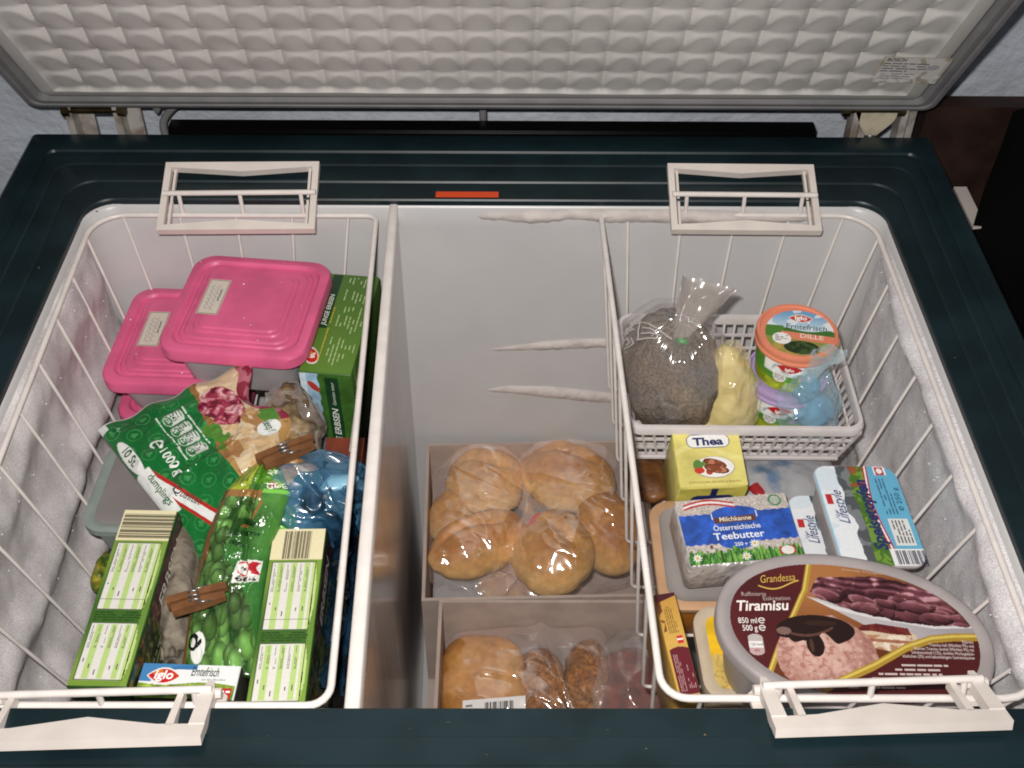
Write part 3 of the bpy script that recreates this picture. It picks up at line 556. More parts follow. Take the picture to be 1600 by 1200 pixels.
# -- pea carton at the rear right of the left basket
fr = fr_from([(505, 427), (577, 433), (567, 587), (480, 581)], -.068); h = .13; w, l = fr.w, fr.l
t = pack('pea_carton', 'tall green pea carton beside the upper pink container', 'food carton', fr, h, pm('green_carton', '#446f24', .42, nz=(50, .15)))
A = Acc(); f2 = Fr(fr.O+fr.ex*.0006+fr.ey*.0006, fr.ex, fr.ey, w, l); cv = Canvas(w-.0012, l-.0012, 80, 190, '#54802a'); cv.grad(cv.v >= 0, '#628f2e', '#4a7428', cv.v/l); cv.rect(w*.06, l*.42, w*.25, l*.985, '#173f22'); cv.rect(w*.06, l*.2, w*.10, l*.42, '#173f22')
cv.ell(w*.13, l*.15, w*.14, l*.085, '#f0e6da', .4); cv.ell(w*.13, l*.15, w*.12, l*.07, '#d42318', .4); cv.ell(w*.09, l*.17, w*.05, l*.03, '#f0a020', .4, .8); cv.add(A, f2, .0005)
text(A, f2, 'JUNGE ERBSEN', w*.21, l*.45, w*.13, '#dfe6d8', 90, off=.0009, bold=.015, shear=.15, width=l*.32); text(A, f2, 'iglo', w*.17, l*.12, w*.11, '#ffffff', 75, off=.0009, bold=.03)
lines(A, f2, w*.27, l*.10, w*.31, l*.95, 1, '#c9b52e', True, .6, .0009, 9)
for k in range(3): lines(A, f2, w*.38, l*(.07+.31*k), w*.93, l*(.34+.31*k), 7, '#b7cf8e', True, .28, .0009, 30+k, 1.4)
f = fr.front(h); f3 = Fr(f.O+f.ex*.0006+f.ey*.0006, f.ex, f.ey, f.w, f.l); cf = Canvas(f.w-.0012, f.l-.0012, 80, 170, '#3f6f26'); cf.put(cf.u < f.w*(.34+.015*np.sin(cf.v*400)), '#9cc3e0'); cf.put(cf.u < f.w*.12, '#dfe9ee', .7); cf.rect(f.w*.46, f.l*.04, f.w*.72, f.l*.96, '#174424'); cf.rect(f.w*.42, 0, f.w*.425, f.l, '#8fc46a'); cf.noise(120, .12, 6); cf.ell(f.w*.24, f.l*.86, f.w*.07, f.l*.06, '#c8382a', .6); cf.add(A, f3, .0005)
text(A, f3, 'JUNGE ERBSEN', f.w*.65, f.l*.10, f.w*.17, '#e8ece2', 90, off=.0009, bold=.02, shear=.15, width=f.l*.55); text(A, f3, 'Gemüse natur', f.w*.63, f.l*.68, f.w*.09, '#dfe6d8', 90, off=.0009, shear=.15, width=f.l*.24)
text(A, f3, 'Erntefrisch', f.w*.17, f.l*.18, f.w*.2, '#2d5a30', 90, off=.0009, shear=.2, width=f.l*.48); text(A, f3, 'aus dem Marchfeld', f.w*.28, f.l*.28, f.w*.08, '#2d5a30', 90, off=.0009, shear=.2, width=f.l*.42); A.build('printed_label', M['paper'], t, color=True)

# -- pink lidded containers
def pink_box(fr, label, hbox, sticker=True):
    w, l = fr.w, fr.l; t = thing('food_container', base_of(fr, hbox), label, 'container', 'pink lidded food containers')
    B, c = fr.M(); tr = lambda p, z: np.c_[p, np.full(len(p), z)]@B+c
    def rg(i, z, r): return tr(rr_pts(-w/2+i, w/2-i, -l/2+i, l/2-i, r, 7), z)
    V, F = loft([rg(.018, -hbox, .016), rg(.0165, -hbox+.003, .018), rg(.008, -.012, .02), rg(.006, -.006, .02)]); build('tub', V, F, M['clear'], t, sharp=50)
    V, F = loft([rg(.004, -.0135, .02), rg(0, -.0135, .021), rg(0, -.003, .021), rg(.001, -.0008, .021), rg(.003, 0, .02), rg(.009, 0, .017), rg(.0105, -.0012, .016), rg(.0115, -.0035, .016), rg(.0145, -.0035, .015), rg(.016, -.002, .014), rg(.019, -.0018, .013), rg(.0205, -.0005, .012), rg(.0265, -.0003, .010), rg(.0275, .0012, .010), rg(.031, .0014, .008), rg(.032, .0026, .008), rg(.034, .0028, .007)])
    lid_ = build('container_lid', V, F, M['pink'], t, sharp=28); A = Acc(); R = random.Random(int(l*1e6))
    for _ in range(9):
        q = c+fr.ex*R.uniform(-.45, .45)*w+fr.ey*R.uniform(-.45, .45)*l+fr.n*.0028; r = R.choice((.0004, .0006, .0009)); A.add(q+r*np.array([(1, 0, 0), (-1, 0, 0), (0, 1, 0), (0, -1, 0), (0, 0, 1), (0, 0, -1)]), [(0, 2, 4), (2, 1, 4), (1, 3, 4), (3, 0, 4), (2, 0, 5), (1, 2, 5), (3, 1, 5), (0, 3, 5)])
    sp_ = A.build('ice_crystals', MICE, lid_); sp_['kind'] = 'stuff'
    if sticker:
        f = Fr(c+fr.ex*(-w*.315)+fr.ey*(-l*.155)+fr.n*.0031, fr.ex, fr.ey, w*.15, l*.36); A = Acc(); cv = Canvas(f.w, f.l, 40, 80, '#cfc3b4'); cv.rect(.0008, .0008, f.w-.0008, f.l-.0008, '#5b5148'); cv.rect(.0013, .0013, f.w-.0013, f.l-.0013, '#d8cdbd'); cv.add(A, f)
        text(A, f, 'permanent', f.w*.78, f.l*.38, f.w*.15, '#38485a', 90, bold=.02, width=f.l*.34)
        R = random.Random(int(w*1e5)); 
        for x in (.32, .55):
            n = 40; y = np.linspace(.12, .82, n)*f.l; xx = f.w*(x+.07*np.sin(np.linspace(0, 40, n)+R.random()*6)); A.add(np.concatenate([f.at(xx-.0003, y, .0003), f.at(xx+.0003, y, .0003)]), [(k, k+n, k+n+1, k+1) for k in range(n-1)], rgb('#7a6f98'))
        A.build('paper_label', M['matte'], lid_, color=True)
    return t
fr1 = fr_from([(288, 397), (508, 408), (488, 566), (263, 543)], -.045)
pink_box(fr1, 'upper pink lidded container with a paper label, lying on top of the others', .062)
fr2 = fr_from([(197, 450), (408, 452), (395, 608), (168, 594)], -.098)
pink_box(fr2, 'pink lidded container lying partly under the upper one, by the left side', .055)
fr3 = fr_from([(212, 540), (400, 540), (392, 660), (182, 652)], -.153)
pink_box(fr3, 'lowest pink container, only a lid corner showing above the green bag', .044, False)

# -- greenish clear container lying open side down at the left
fr = fr_from([(163, 688), (300, 690), (290, 835), (133, 826)], -.135); w, l = fr.w, fr.l
t = thing('clear_container', base_of(fr, .06), 'greenish clear plastic container half under the green bag', 'container')
B, c = fr.M(); rg = lambda i, z, r: np.c_[rr_pts(-w/2+i, w/2-i, -l/2+i, l/2-i, r, 7), np.full(36-4+0, z) if False else np.full(32, z)]@B+c
V, F = loft([rg(.012, -.06, .015), rg(.004, -.008, .018), rg(.0, -.008, .02), rg(0, -.001, .02), rg(.002, 0, .02), rg(.007, 0, .016), rg(.009, -.002, .014), rg(.02, -.002, .01)])
build('tub', V, F, pm('greenish_plastic', '#8b9a94', .4, .5, nz=(30, .15), sub=.1), t, sharp=50)
V, F = loft([rg(.0092, -.0018, .014), rg(.012, -.0008, .012), rg(.02, -.0006, .01)]); build('container_lid', V, F, pm('grey_lid', '#8b8583', .5, nz=(20, .15)), t, sharp=50)

# ------------------------------------------------------------------ soft packs
def pillow(name, fn, w, l, cv, mat, parent, thick=.02, nm=None):
    u, v = cv.u/w, cv.v/l; P = fn(u, v); e = .004; a = fn(np.minimum(u+e, 1), v)-fn(np.maximum(u-e, 0), v); b = fn(u, np.minimum(v+e, 1))-fn(u, np.maximum(v-e, 0))
    n = np.cross(a, b); n /= np.linalg.norm(n, axis=-1, keepdims=True)+1e-12; nu, nv = cv.nu, cv.nv; prof_ = (np.sin(pi*u)*np.sin(pi*v))**.5
    Q = P-n.mean((0, 1))*(thick*prof_+.0006)[..., None]
    A = Acc(); A.add(P.reshape(-1, 3), grid_faces(nu, nv), cv.C.reshape(-1, 3)); A.add(Q.reshape(-1, 3), grid_faces(nu, nv)[:, ::-1], cv.C.reshape(-1, 3)*.9)
    N = nu*nv; i = np.arange(nu-1); j = np.arange(nv-1); rim = [(a_, a_+N, b_+N, b_) for a_, b_ in zip(i, i+1)]+[(b_, b_+N, a_+N, a_) for a_, b_ in zip((nv-1)*nu+i, (nv-1)*nu+i+1)]+[(b_, b_+N, a_+N, a_) for a_, b_ in zip(j*nu, (j+1)*nu)]+[(a_, a_+N, b_+N, b_) for a_, b_ in zip(j*nu+nu-1, (j+1)*nu+nu-1)]
    A.F += [list(map(int, f)) for f in rim]
    return A.build(name, mat, parent, smooth=True, color=True, sharp=80)
# -- big green bag of dumplings; u runs down to the right, v up to the right
A0, B0_, C0, D0 = at(152, 672, z=-.085), at(372, 572, z=-.066), at(500, 745, z=-.062), at(318, 885, z=-.105)
Wb, Lb = np.linalg.norm(D0-A0), np.linalg.norm(B0_-A0)
nb = unit(np.cross(D0-A0, B0_-A0)); nb = nb if nb[2] > 0 else -nb
def bagfn(u, v):
    u, v = np.asarray(u, float), np.asarray(v, float); U_, V_ = u[..., None], v[..., None]
    P = A0*(1-U_)*(1-V_)+D0*U_*(1-V_)+B0_*(1-U_)*V_+C0*U_*V_
    b = np.clip(4*u*(1-u), 0, 1)**.55*np.clip(4*v*(1-v), 0, 1)**.5; k = np.stack([u*Wb, v*Lb, 0*u], -1)
    hgt = .015*b+b*(.0070*vn(k, 24, 5)+.0026*(1-np.abs(vn(k@np.array([[.8, .5, 0], [-.2, .5, 0], [0, 0, 1]]), 38, 9)))**4+.0016*(1-np.abs(vn(k, 50, 19)))**5+.0006*ridged(k, 120, 3)); edge_ = (np.minimum(np.minimum(u, 1-u), np.minimum(v, 1-v)) < .05)
    wav = .004*np.sin(u*17)*(v > .9)*(v-.9)/.1+.003*np.sin(v*21)*(u < .08)
    return P+nb*(hgt+wav)[..., None]+unit(B0_-A0)*(.010*np.sin(u*13+1.)*np.clip((v-.85)/.15, 0, 1))[..., None]
cv = Canvas(Wb, Lb, 210, 250, '#11702f'); cv.noise(30, .12, 2); Sg = Surf(bagfn, Wb, Lb)
for i in range(6):
    for j in range(7):
        cx, cy = Wb*(.09+.165*i+.08*(j % 2)), Lb*(.06+.105*j); cv.ring(cx, cy, .0066, .0006, '#2f8a45'); cv.poly([(cx-.0034, cy-.0018), (cx, cy+.0045), (cx+.0034, cy-.0018)], '#38924c'); cv.rect(cx-.0006, cy-.0038, cx+.0006, cy-.0018, '#38924c')
uu, vv = cv.u/Wb, cv.v/Lb; wob = .03*n2(cv.u, cv.v, 40, 8); lim = .63-.12*uu
m = vv > lim+.02*np.sin(uu*9)+wob*.5; cv.put(m, '#9c6a34'); cv.put(m & (n2(cv.u, cv.v, 60, 14) > .2), '#c49656', .8); cv.put(m & (vv > lim+.05+wob) & (vv < .93), '#dcc39c'); cv.put(m & (vv > lim+.05+wob) & (vv < .93) & (n2(cv.u, cv.v, 70, 44) > .4), '#b99462', .6)
mr_ = np.hypot((uu-.27)/.17, (vv-.745)/.135)+.16*n2(cv.u, cv.v, 70, 4) < 1; cv.put(mr_, '#a32645'); kk = n2(cv.u, cv.v, 170, 6); cv.put(mr_ & (kk > .15), '#d4838f', .75); cv.put(mr_ & (kk > .6), '#eec4c4', .8); cv.put(mr_ & (kk < -.35), '#6c122c')
dk = m & (uu > .40+.05*wob*20) & (vv < .90); cv.put(dk & (n2(cv.u, cv.v, 45, 61) > -.15), '#a8703a', .85); cv.put(dk & (n2(cv.u, cv.v, 80, 63) > .3), '#d8b07c', .7)
rt_ = (vv > .91+.02*np.sin(uu*20)) & (uu < .55) & (uu > .04); cv.put(rt_, '#8e1f38'); cv.put(rt_ & (n2(cv.u, cv.v, 160, 16) > .15), '#c9808c', .7)
for (a, b, r1, r2) in ((.47, .93, .07, .04), (.46, .60, .10, .045), (.40, .565, .06, .03)):
    mg = np.hypot((uu-a)/r1, (vv-b)/r2)+.5*n2(cv.u, cv.v, 90, 2) < 1; cv.put(mg, '#4f8a2c')
cv.put(np.hypot((uu-.575)/.055, (vv-.89)/.06) < 1, '#e8ece8')
bs = .10+.45*(uu-.42); bd = (uu > .40) & (uu < 1) & (vv > -1); cv.put(bd & (vv < bs) & (vv > bs-.085), '#e9ece8'); cv.put(bd & (np.abs(vv-bs) < .014), '#c4281f'); cv.put(bd & (np.abs(vv-bs+.088) < .012) & (uu > .56), '#c4281f')
cv.put((vv < .115) & (uu > .40) & (uu < .70) & (vv > (uu-.6)*.9-.03), '#e9ece8'); cv.put(np.hypot((uu-.29)/.13, (vv-.055)/.045) < 1, '#e9ece8'); cv.put((uu < .018) | ((uu < .06) & (vv < .06)), '#dfe6e2')
for k in range(4):
    cx = Wb*(.19+.09*k); y0_, y1_ = Lb*.395, Lb*.485; cv.put((np.abs(cv.u-cx) < Wb*.037) & (cv.v > y0_) & (cv.v < y1_), '#d6ddd4'); cv.ell(cx, y1_, Wb*.037, Lb*.02, '#d6ddd4'); cv.ell(cx, y0_, Wb*.037, Lb*.030, '#d6ddd4'); cv.ell(cx, y0_, Wb*.032, Lb*.025, '#2c7c40')
t = thing('dumpling_bag', A0*.25+B0_*.25+C0*.25+D0*.25-np.array([0, 0, .03]), 'shiny green frozen dumpling bag with plum picture lying across the left basket', 'food bag')
bg = pillow('bag', bagfn, Wb, Lb, cv, M['gloss'], t, .03); A = Acc()
for k, (a, b) in enumerate((('245', '12%'), ('5.2g', '6%'), ('10.5g', '12%'), ('3.7g', '5%'))):
    cx = Wb*(.19+.09*k); text(A, Sg, a, cx, Lb*.425, .0062, '#274a30', bold=.015, align='C', off=.0019); text(A, Sg, b, cx, Lb*.385, .0050, '#e8efe6', bold=.015, align='C', off=.0019); lines(A, Sg, cx-Wb*.026, Lb*.46, cx+Wb*.026, Lb*.50, 2, '#55705c', seed=k, off=.0019)
lines(A, Sg, Wb*.16, Lb*.515, Wb*.60, Lb*.535, 1, '#cfe0cf', seed=5, off=.0019, th=.6); lines(A, Sg, Wb*.14, Lb*.335, Wb*.60, Lb*.352, 1, '#cfe0cf', seed=6, off=.0019, th=.6)
A.build('nutrition_print', M['gloss'], bg, color=True); A = Acc()
estimated_sign(A, Sg, Wb*.31, Lb*.245, .0062, '#eef4ec', 0, .0019); text(A, Sg, '1000 g', Wb*.355, Lb*.228, .0115, '#eef4ec', bold=.012, off=.0026, width=Wb*.20)
A.build('weight_print', M['gloss'], bg, color=True); A = Acc()
text(A, Sg, '10 St.', Wb*.22, Lb*.038, .0105, '#2c5a3a', bold=.015, off=.0019, width=Wb*.13); text(A, Sg, 'dumplings', Wb*.45, Lb*.068, .0095, '#2a6a3c', off=.0019, width=Wb*.20, bold=.01); text(A, Sg, 'Qualität', Wb*.60, Lb*.135, .0105, '#3a4a40', 24, off=.0019, shear=.2, width=Wb*.17)
A.build('slogan_print', M['gloss'], bg, color=True); A = Acc(); text(A, Sg, 'deep f', Wb*.53, Lb*.875, .008, '#2c6a40', off=.0019, bold=.01, width=Wb*.09); A.build('corner_print', M['gloss'], bg, color=True)

# -- pea bag with a rolled and pegged edge
zl = [(408, 712, -.062), (352, 768, -.060), (322, 840, -.072), (300, 930, -.088), (283, 1050, -.098)]
zr_ = [(440, 735, -.060), (455, 770, -.062), (428, 850, -.078), (412, 930, -.092), (402, 1060, -.100)]
Lp = np.array([at(a, b, z=c) for a, b, c in zl])[::-1]; Rp = np.array([at(a, b, z=c) for a, b, c in zr_])[::-1]; WP, LP = .075, .20
def sp(P, v):
    t_ = np.linspace(0, 1, len(P)); return np.stack([np.interp(v, t_, P[:, k]) for k in range(3)], -1)
def peafn(u, v):
    u, v = np.asarray(u, float), np.asarray(v, float); U_ = u[..., None]; P = sp(Lp, v)*(1-U_)+sp(Rp, v)*U_
    k = np.stack([u*WP, v*LP, 0*u], -1); pinch = 1-.75*np.exp(-((v-.40)/.055)**2)*(u < .62)
    b = np.clip(4*u*(1-u), 0, 1)**.5*np.clip(4*v*(1-v), 0, 1)**.3
    f = (.010*b*pinch+.0045*vn(k, 40, 7)*b+.0030*(1-np.abs(vn(k*np.array([1, .4, 1]), 70, 3)))**4*b+.0022*(1-np.abs(vn(k@np.array([[.6, .5, 0], [-.5, .6, 0], [0, 0, 1]]), 60, 13)))**5*b+.0006*ridged(k, 160, 5)*b-.006*np.exp(-((u-.60-.12*np.sin(v*6))/.035)**2)*(v > .3)*b)
    return P+np.array([0, -.35, .93])*f[..., None]
cv = Canvas(WP, LP, 150, 330, '#3c9a35'); uu, vv = cv.u/WP, cv.v/LP; cv.grad(vv > -1, '#286a30', '#4a8230', vv+.2*n2(cv.u, cv.v, 25, 3)); cv.noise(35, .18, 2)
cv.put((vv > .80), '#5c9c26'); cv.put((vv > .70) & (uu < .38), '#b8bf2c', .8); cv.put((vv > .80) & (np.sin(uu*60+vv*20) > .3) & (uu < .4), '#4c6a1c', .8)
pr_u = np.interp(vv, [0, .1, .2, .30, .37, .41, .44, .50, .60, .68, .72], [.98, .95, .86, .66, .50, .34, .32, .42, .58, .62, .55])
pz = (vv < .71) & (uu < pr_u) & (uu > .10-.05*(vv < .4)); pz0 = (vv < .75) & (uu < pr_u+.05*(vv > .55)) & ((vv > .55) | (uu < .16) | pz)
cv.put(pz0, '#9a6b34'); cv.put(pz0 & (n2(cv.u, cv.v, 60, 5) > .2), '#c79a5c', .8); cv.put(pz0 & (uu < .1), '#5a3c20', .7); cv.put(pz, '#1c4414'); R = random.Random(7)
for i in range(150):
    cx, cy, r = R.uniform(0, WP), R.uniform(0, LP*.76), R.uniform(.0062, .0086); d = cv.rad(cx, cy, r, r*R.uniform(.95, 1.15)); m = (d < 1) & pz; g = R.uniform(.85, 1.15)
    hl = np.exp(-((cv.u-cx+r*.3)**2+(cv.v-cy-r*.35)**2)/(r*.35)**2)[..., None]; cc = (rgb('#5f9440')*g*(1-.42*d[..., None]**2)+hl*.09); cv.C = np.where(m[..., None], cc, cv.C)
cv.noise(28, .30, 41, pz); cv.put(np.hypot((uu-.20)/.10, (vv-.075)/.05) < 1, '#eef0ea'); cv.put((uu > .56) & (uu < .92) & (np.abs(vv-.345-.03*(uu-.7)) < .050), '#efeee8'); cv.put(np.hypot((uu-.69)/.085, (vv-.358)/.033) < 1, '#c22'); cv.put(np.hypot((uu-.69)/.068, (vv-.358)/.026) < 1, '#f1efe8'); cv.put((np.abs(uu-.84+.03*np.sin(vv*90)) < .055) & (np.abs(vv-.362) < .028), '#c8202a')
cv.put((vv > .735) & (vv < .76) & (uu > .6), '#7ccf4a'); cv.put((uu > .62) & (vv > .78) & (vv < .86) & (n2(cv.u, cv.v, 60, 9) > 0), '#a6d86a', .8); cv.put((np.hypot((uu-.74)/.08, (vv-.80)/.03) < 1), '#c8402a', .8); cv.put((uu > .80) & (vv < .27) & (vv > .24) & (vv < .1), '#fff')
t = thing('pea_bag', Lp[2]*.5+Rp[2]*.5-np.array([0, 0, .03]), 'green frozen pea bag with printed peas, folded and pegged, between the two barcode boxes', 'food bag')
Sp = Surf(peafn, WP, LP); bg = pillow('bag', peafn, WP, LP, cv, M['gloss'], t, .04); A = Acc()
for k, s_ in enumerate(('ältig', 'fgefroren', 'lten.')):
    A = Acc(); text(A, Sp, s_, WP*(.50-.05*k), LP*(.565-.052*k), .0072, '#173d1c', bold=.012, off=.0019, width=WP*(.17, .34, .20)[k]); A.build('slogan_print', M['gloss'], bg, color=True)
A = Acc()
text(A, Sp, 'GE E', WP*.95, LP*.765, .013, '#f0f4ec', 8, bold=.015, align='R', off=.0019, width=WP*.30); A.build('slogan_print', M['gloss'], bg, color=True); A = Acc(); text(A, Sp, 'Q', WP*.16, LP*.055, .013, '#161a14', 60, bold=.04, off=.0019); A.build('quality_print', M['gloss'], bg, color=True); A = Acc(); text(A, Sp, 'ZART', WP*.60, LP*.875, .011, '#cfe6c0', 15, off=.0019, bold=.02)
A.build('printed_text', M['gloss'], bg, color=True)
# green flank of the same bag, right of the fold
zl = [(452, 745, -.070), (440, 800, -.074), (418, 870, -.088), (404, 950, -.10), (396, 1040, -.11)]; zr2 = [(470, 760, -.078), (470, 830, -.084), (460, 890, -.10), (445, 960, -.115), (430, 1040, -.12)]
Lq = np.array([at(a-16, b, z=c) for a, b, c in zl])[::-1]; Rq = np.array([at(a, b, z=c) for a, b, c in zr2])[::-1]
def flankfn(u, v):
    u, v = np.asarray(u, float), np.asarray(v, float); U_ = u[..., None]; P = sp(Lq, v)*(1-U_)+sp(Rq, v)*U_; k = np.stack([u*.05, v*.18, 0*u], -1)
    return P+np.array([0, -.3, .95])*((.006*np.sqrt(np.clip(4*u*(1-u), 0, 1))+.0022*ridged(k, 60, 4)*np.clip(u*5, 0, 1))[..., None])
cv = Canvas(.05, .18, 60, 150, '#37803f'); cv.noise(40, .2, 2); uu, vv = cv.u/.05, cv.v/.18; cv.put((vv > .66) & (vv < .70), '#7ccf4a'); cv.put((vv > .8), '#2f7c34')

fl_ = pillow('bag_flank', flankfn, .05, .18, cv, M['gloss'], t, .012); A = Acc(); text(A, Sp, '66766', WP*.62, LP*.302, .0062, '#20301c', bold=.015, width=WP*.26, off=.0019); text(A, Sp, 'AMA', WP*.69, LP*.352, .0032, '#333', bold=.015, align='C', off=.0019)
A.build('seal_print', M['gloss'], bg, color=True)

# -- wooden clothes pegs
def peg(pa, pb, za, zb, wpx, label, spring=True):
    a, b = at(*pa, z=za), at(*pb, z=zb); d = unit(b-a); L = np.linalg.norm(b-a); s = unit(np.cross((0, 0, 1), d)); n = np.cross(d, s)
    t = thing('clothes_peg', (a+b)/2-np.array([0, 0, .008]), label, 'clothes peg', 'wooden clothes pegs'); hw = wpx
    for k, (o, x0, x1) in enumerate(((.0036, 0, L), (-.0036, L*.06, L*.94))):
        A = Acc(); prism(A, [(x0, -.0042), (x1*.55+x0*.45, -.0046), (x1, -.0022), (x1, .0022), (x1*.55+x0*.45, .0046), (x0, .0042)], a+s*o*1.15, d, n, .0062); A.build('peg_half', M['wood'], t)
    A = Acc(); c = a+d*L*.45+n*.0052; th_ = np.linspace(0, 6*pi, 60); tube(A, [c+d*(.0038*math.cos(q))+n*(.0020*math.sin(q)+.0008)+s*(q/(6*pi)-.5)*.012 for q in th_], .0007, 6)
    for o in (-.0072, .0072): tube(A, [c+s*o*.85, c+s*o+d*.012-n*.002], .0007, 6)
    A.build('peg_spring', M['steel'], t, smooth=True)
peg((262, 950), (356, 922), -.060, -.060, .005, 'wooden clothes peg clipped on the pea bag between the barcode boxes')
peg((404, 724), (492, 688), -.048, -.048, .005, 'wooden clothes peg clipped on the frosty brown bag beside the pea carton')

def blob(name, c, r, mat, parent=None, seed=0, amp=.1, sc=20, ramp=.0, rsc=40, rot=0, tilt=0, nu=84, nv=56, ex=2., flat=-1., shape=None, fine=.0, axis=None):
    th_, ph = np.meshgrid(np.linspace(0, 2*pi, nu, endpoint=False), np.linspace(-pi/2, pi/2, nv)); cp_ = lambda a: np.sign(np.cos(a))*np.abs(np.cos(a))**(2/ex); sp_ = lambda a: np.sign(np.sin(a))*np.abs(np.sin(a))**(2/ex)
    D = np.stack([cp_(th_)*cp_(ph), sp_(th_)*cp_(ph), sp_(ph)], -1); Q = D*np.asarray(r)
    if shape is not None: Q = shape(Q, D)
    k = 1+amp*fbm(Q+seed*.37, sc, seed)+ramp*ridged(Q+seed*.21, rsc, seed+3)+fine*vn(Q, 400, seed+7); Q = Q*k[..., None]; Q[..., 2] = np.maximum(Q[..., 2], flat*r[2])
    a = math.radians(rot); b = math.radians(tilt); x, y, z = Q[..., 0], Q[..., 1], Q[..., 2]; x, z = x*math.cos(b)-z*math.sin(b), x*math.sin(b)+z*math.cos(b)
    Q = np.stack([x*math.cos(a)-y*math.sin(a), x*math.sin(a)+y*math.cos(a), z], -1)+np.asarray(c)
    return build(name, Q.reshape(-1, 3), grid_faces(nu, nv, True), mat, parent)
def film_hull(name, ells, pad, mat, parent=None, center=None, amp=.004, seed=0, k=.018, nu=150, nv=90, rsc=30, extra=None):
    """clear film drawn over a few ellipsoids (centre, radii, z rotation)"""
    cs = np.array([e[0] for e in ells]); c = cs.mean(0) if center is None else np.asarray(center)
    nu, nv = int(nu*1.5), int(nv*1.5); th_, ph = np.meshgrid(np.linspace(0, 2*pi, nu, endpoint=False), np.linspace(-pi/2, pi/2, nv)); D = np.stack([np.cos(th_)*np.cos(ph), np.sin(th_)*np.cos(ph), np.sin(ph)], -1)
    def sdf(P):
        acc = 0
        for (q, r, rot) in ells:
            a = math.radians(rot); d = P-q; x = d[..., 0]*math.cos(a)+d[..., 1]*math.sin(a); y = -d[..., 0]*math.sin(a)+d[..., 1]*math.cos(a); r = np.asarray(r)
            s = (np.sqrt((x/r[0])**2+(y/r[1])**2+(d[..., 2]/r[2])**2)-1)*r.min(); acc = acc+np.exp(-np.clip(s-pad, -.2, .5)/k)
        return -k*np.log(acc+1e-30)
    ts = np.linspace(.22, .004, 110); best = np.full(D.shape[:2], .004); done = np.zeros(D.shape[:2], bool); pv = None
    for t_ in ts:
        s = sdf(c+D*t_)
        if pv is not None:
            hit = (~done) & (s <= 0); w_ = np.clip(pv/(pv-s+1e-9), 0, 1); best = np.where(hit, tp+(t_-tp)*w_, best); done |= hit
        pv, tp = s, t_
    P = c+D*best[..., None]; L_ = P@np.array([[.9, .3, .2], [-.25, .35, .1], [-.1, .1, .8]]).T; r1 = 1-np.abs(vn(L_, rsc, seed)); r2 = 1-np.abs(vn(P@np.array([[.3, -.3, .1], [.5, .9, .2], [.1, -.1, .8]]).T, rsc*1.9, seed+2)); w_ = amp*(1.6*r1**5+.9*r2**6-.6); P = P+D*w_[..., None]
    if extra: P = extra(P, D)
    return build(name, P.reshape(-1, 3), grid_faces(nu, nv, True), mat, parent)

FILM = film('clear_bag_film', '#e0d8d6', .020, .13, (26, 1., .016), .14, .24)
FILMG = film('grey_bag_film', '#bdb4ae', .16, .17, (22, .7, .010), .36, .14)
# -- frosty brown bag held by the second peg
mfb = grain('frosty_brown_food', '#9c8258', '#5a4024', .6, 30, 160, (110, .7, .004), '#857862', .4, .5)
t = thing('frosty_bag', at(472, 668, z=-.12), 'frosty brown food bag between the green bag and the pea carton', 'food bag'); c = at(458, 668, z=-.088)
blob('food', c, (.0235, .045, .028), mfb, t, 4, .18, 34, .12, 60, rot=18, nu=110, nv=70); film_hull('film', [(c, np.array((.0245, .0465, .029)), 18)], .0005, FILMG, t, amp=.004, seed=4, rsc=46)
# -- scrap of raspberry bag and small red tray underneath
c = at(462, 742, z=-.09); mrb = pm('raspberry', '#8e1f38', .5, .4, nz=(180, .5), c2='#d08a96', bump=(160, .9, .003))
tag(blob('raspberry_bag', c-np.array([0, 0, .012]), (.030, .016, .022), mrb, None, 5, .2, 60, rot=-35), 'dark red raspberry bag peeping out below the peg on the frosty bag', 'food bag')
A = Acc(); p = at(538, 722, z=-.125); bx(A, p[0]-.020, p[0]+.016, p[1]-.03, p[1]+.03, p[2]-.05, p[2]); tag(A.build('red_box', pm('red_brown_card', '#8a3a24', .5, nz=(60, .3))), 'small red brown box below the pea carton at the basket side', 'box')
# -- blue bags at the right side
mbl = pm('blue_bag_plastic', '#2c5c80', .24, .6, nz=(28, .45), c2='#122c40', bump=(50, .5, .004)); mdb = pm('dark_blue_bag', '#16344c', .22, .6, nz=(24, .5), c2='#0b2236', bump=(40, .6, .004))
t = thing('blue_bag', at(500, 790, z=-.14), 'crumpled translucent blue bag beside the pea bag', 'bag'); c = at(496, 780, z=-.088)
blob('bag', c, (.037, .034, .026), mbl, t, 6, .22, 30, .24, 58, rot=10, nu=150, nv=100); film_hull('loose_film', [(at(466, 766, z=-.086), np.array((.016, .018, .012)), 10), (at(510, 764, z=-.080), np.array((.026, .018, .014)), 30)], .004, film('light_blue_film', '#4c8cb4', .30, .16, (26, .7, .008), .4, .11), t, amp=.006, seed=8, rsc=42)
c = at(520, 756, z=-.064); blob('torn_flap', c, (.020, .008, .004), pm('pale_blue_plastic', '#7fb9d6', .25, .5, nz=(60, .2)), t, 9, .25, 60, rot=15)
c = at(522, 930, z=-.125); u_, v_ = np.meshgrid(np.linspace(0, 1, 30), np.linspace(0, 1, 110)); Lr = np.array([at(498, 1085, z=-.15), at(512, 930, z=-.14), at(524, 800, z=-.125), at(535, 735, z=-.11)]); Rr_ = np.array([at(534, 1080, z=-.095), at(546, 930, z=-.085), at(553, 800, z=-.075), at(560, 738, z=-.07)])
Pq = sp(Lr, v_)*(1-u_[..., None])+sp(Rr_, v_)*u_[..., None]; k = np.stack([u_*.05, v_*.3, 0*u_], -1); Pq = Pq+np.array([-.6, 0, .8])*(.006*np.sin(pi*u_)+.004*ridged(k, 30, 2)+.002*ridged(k, 80, 4))[..., None]
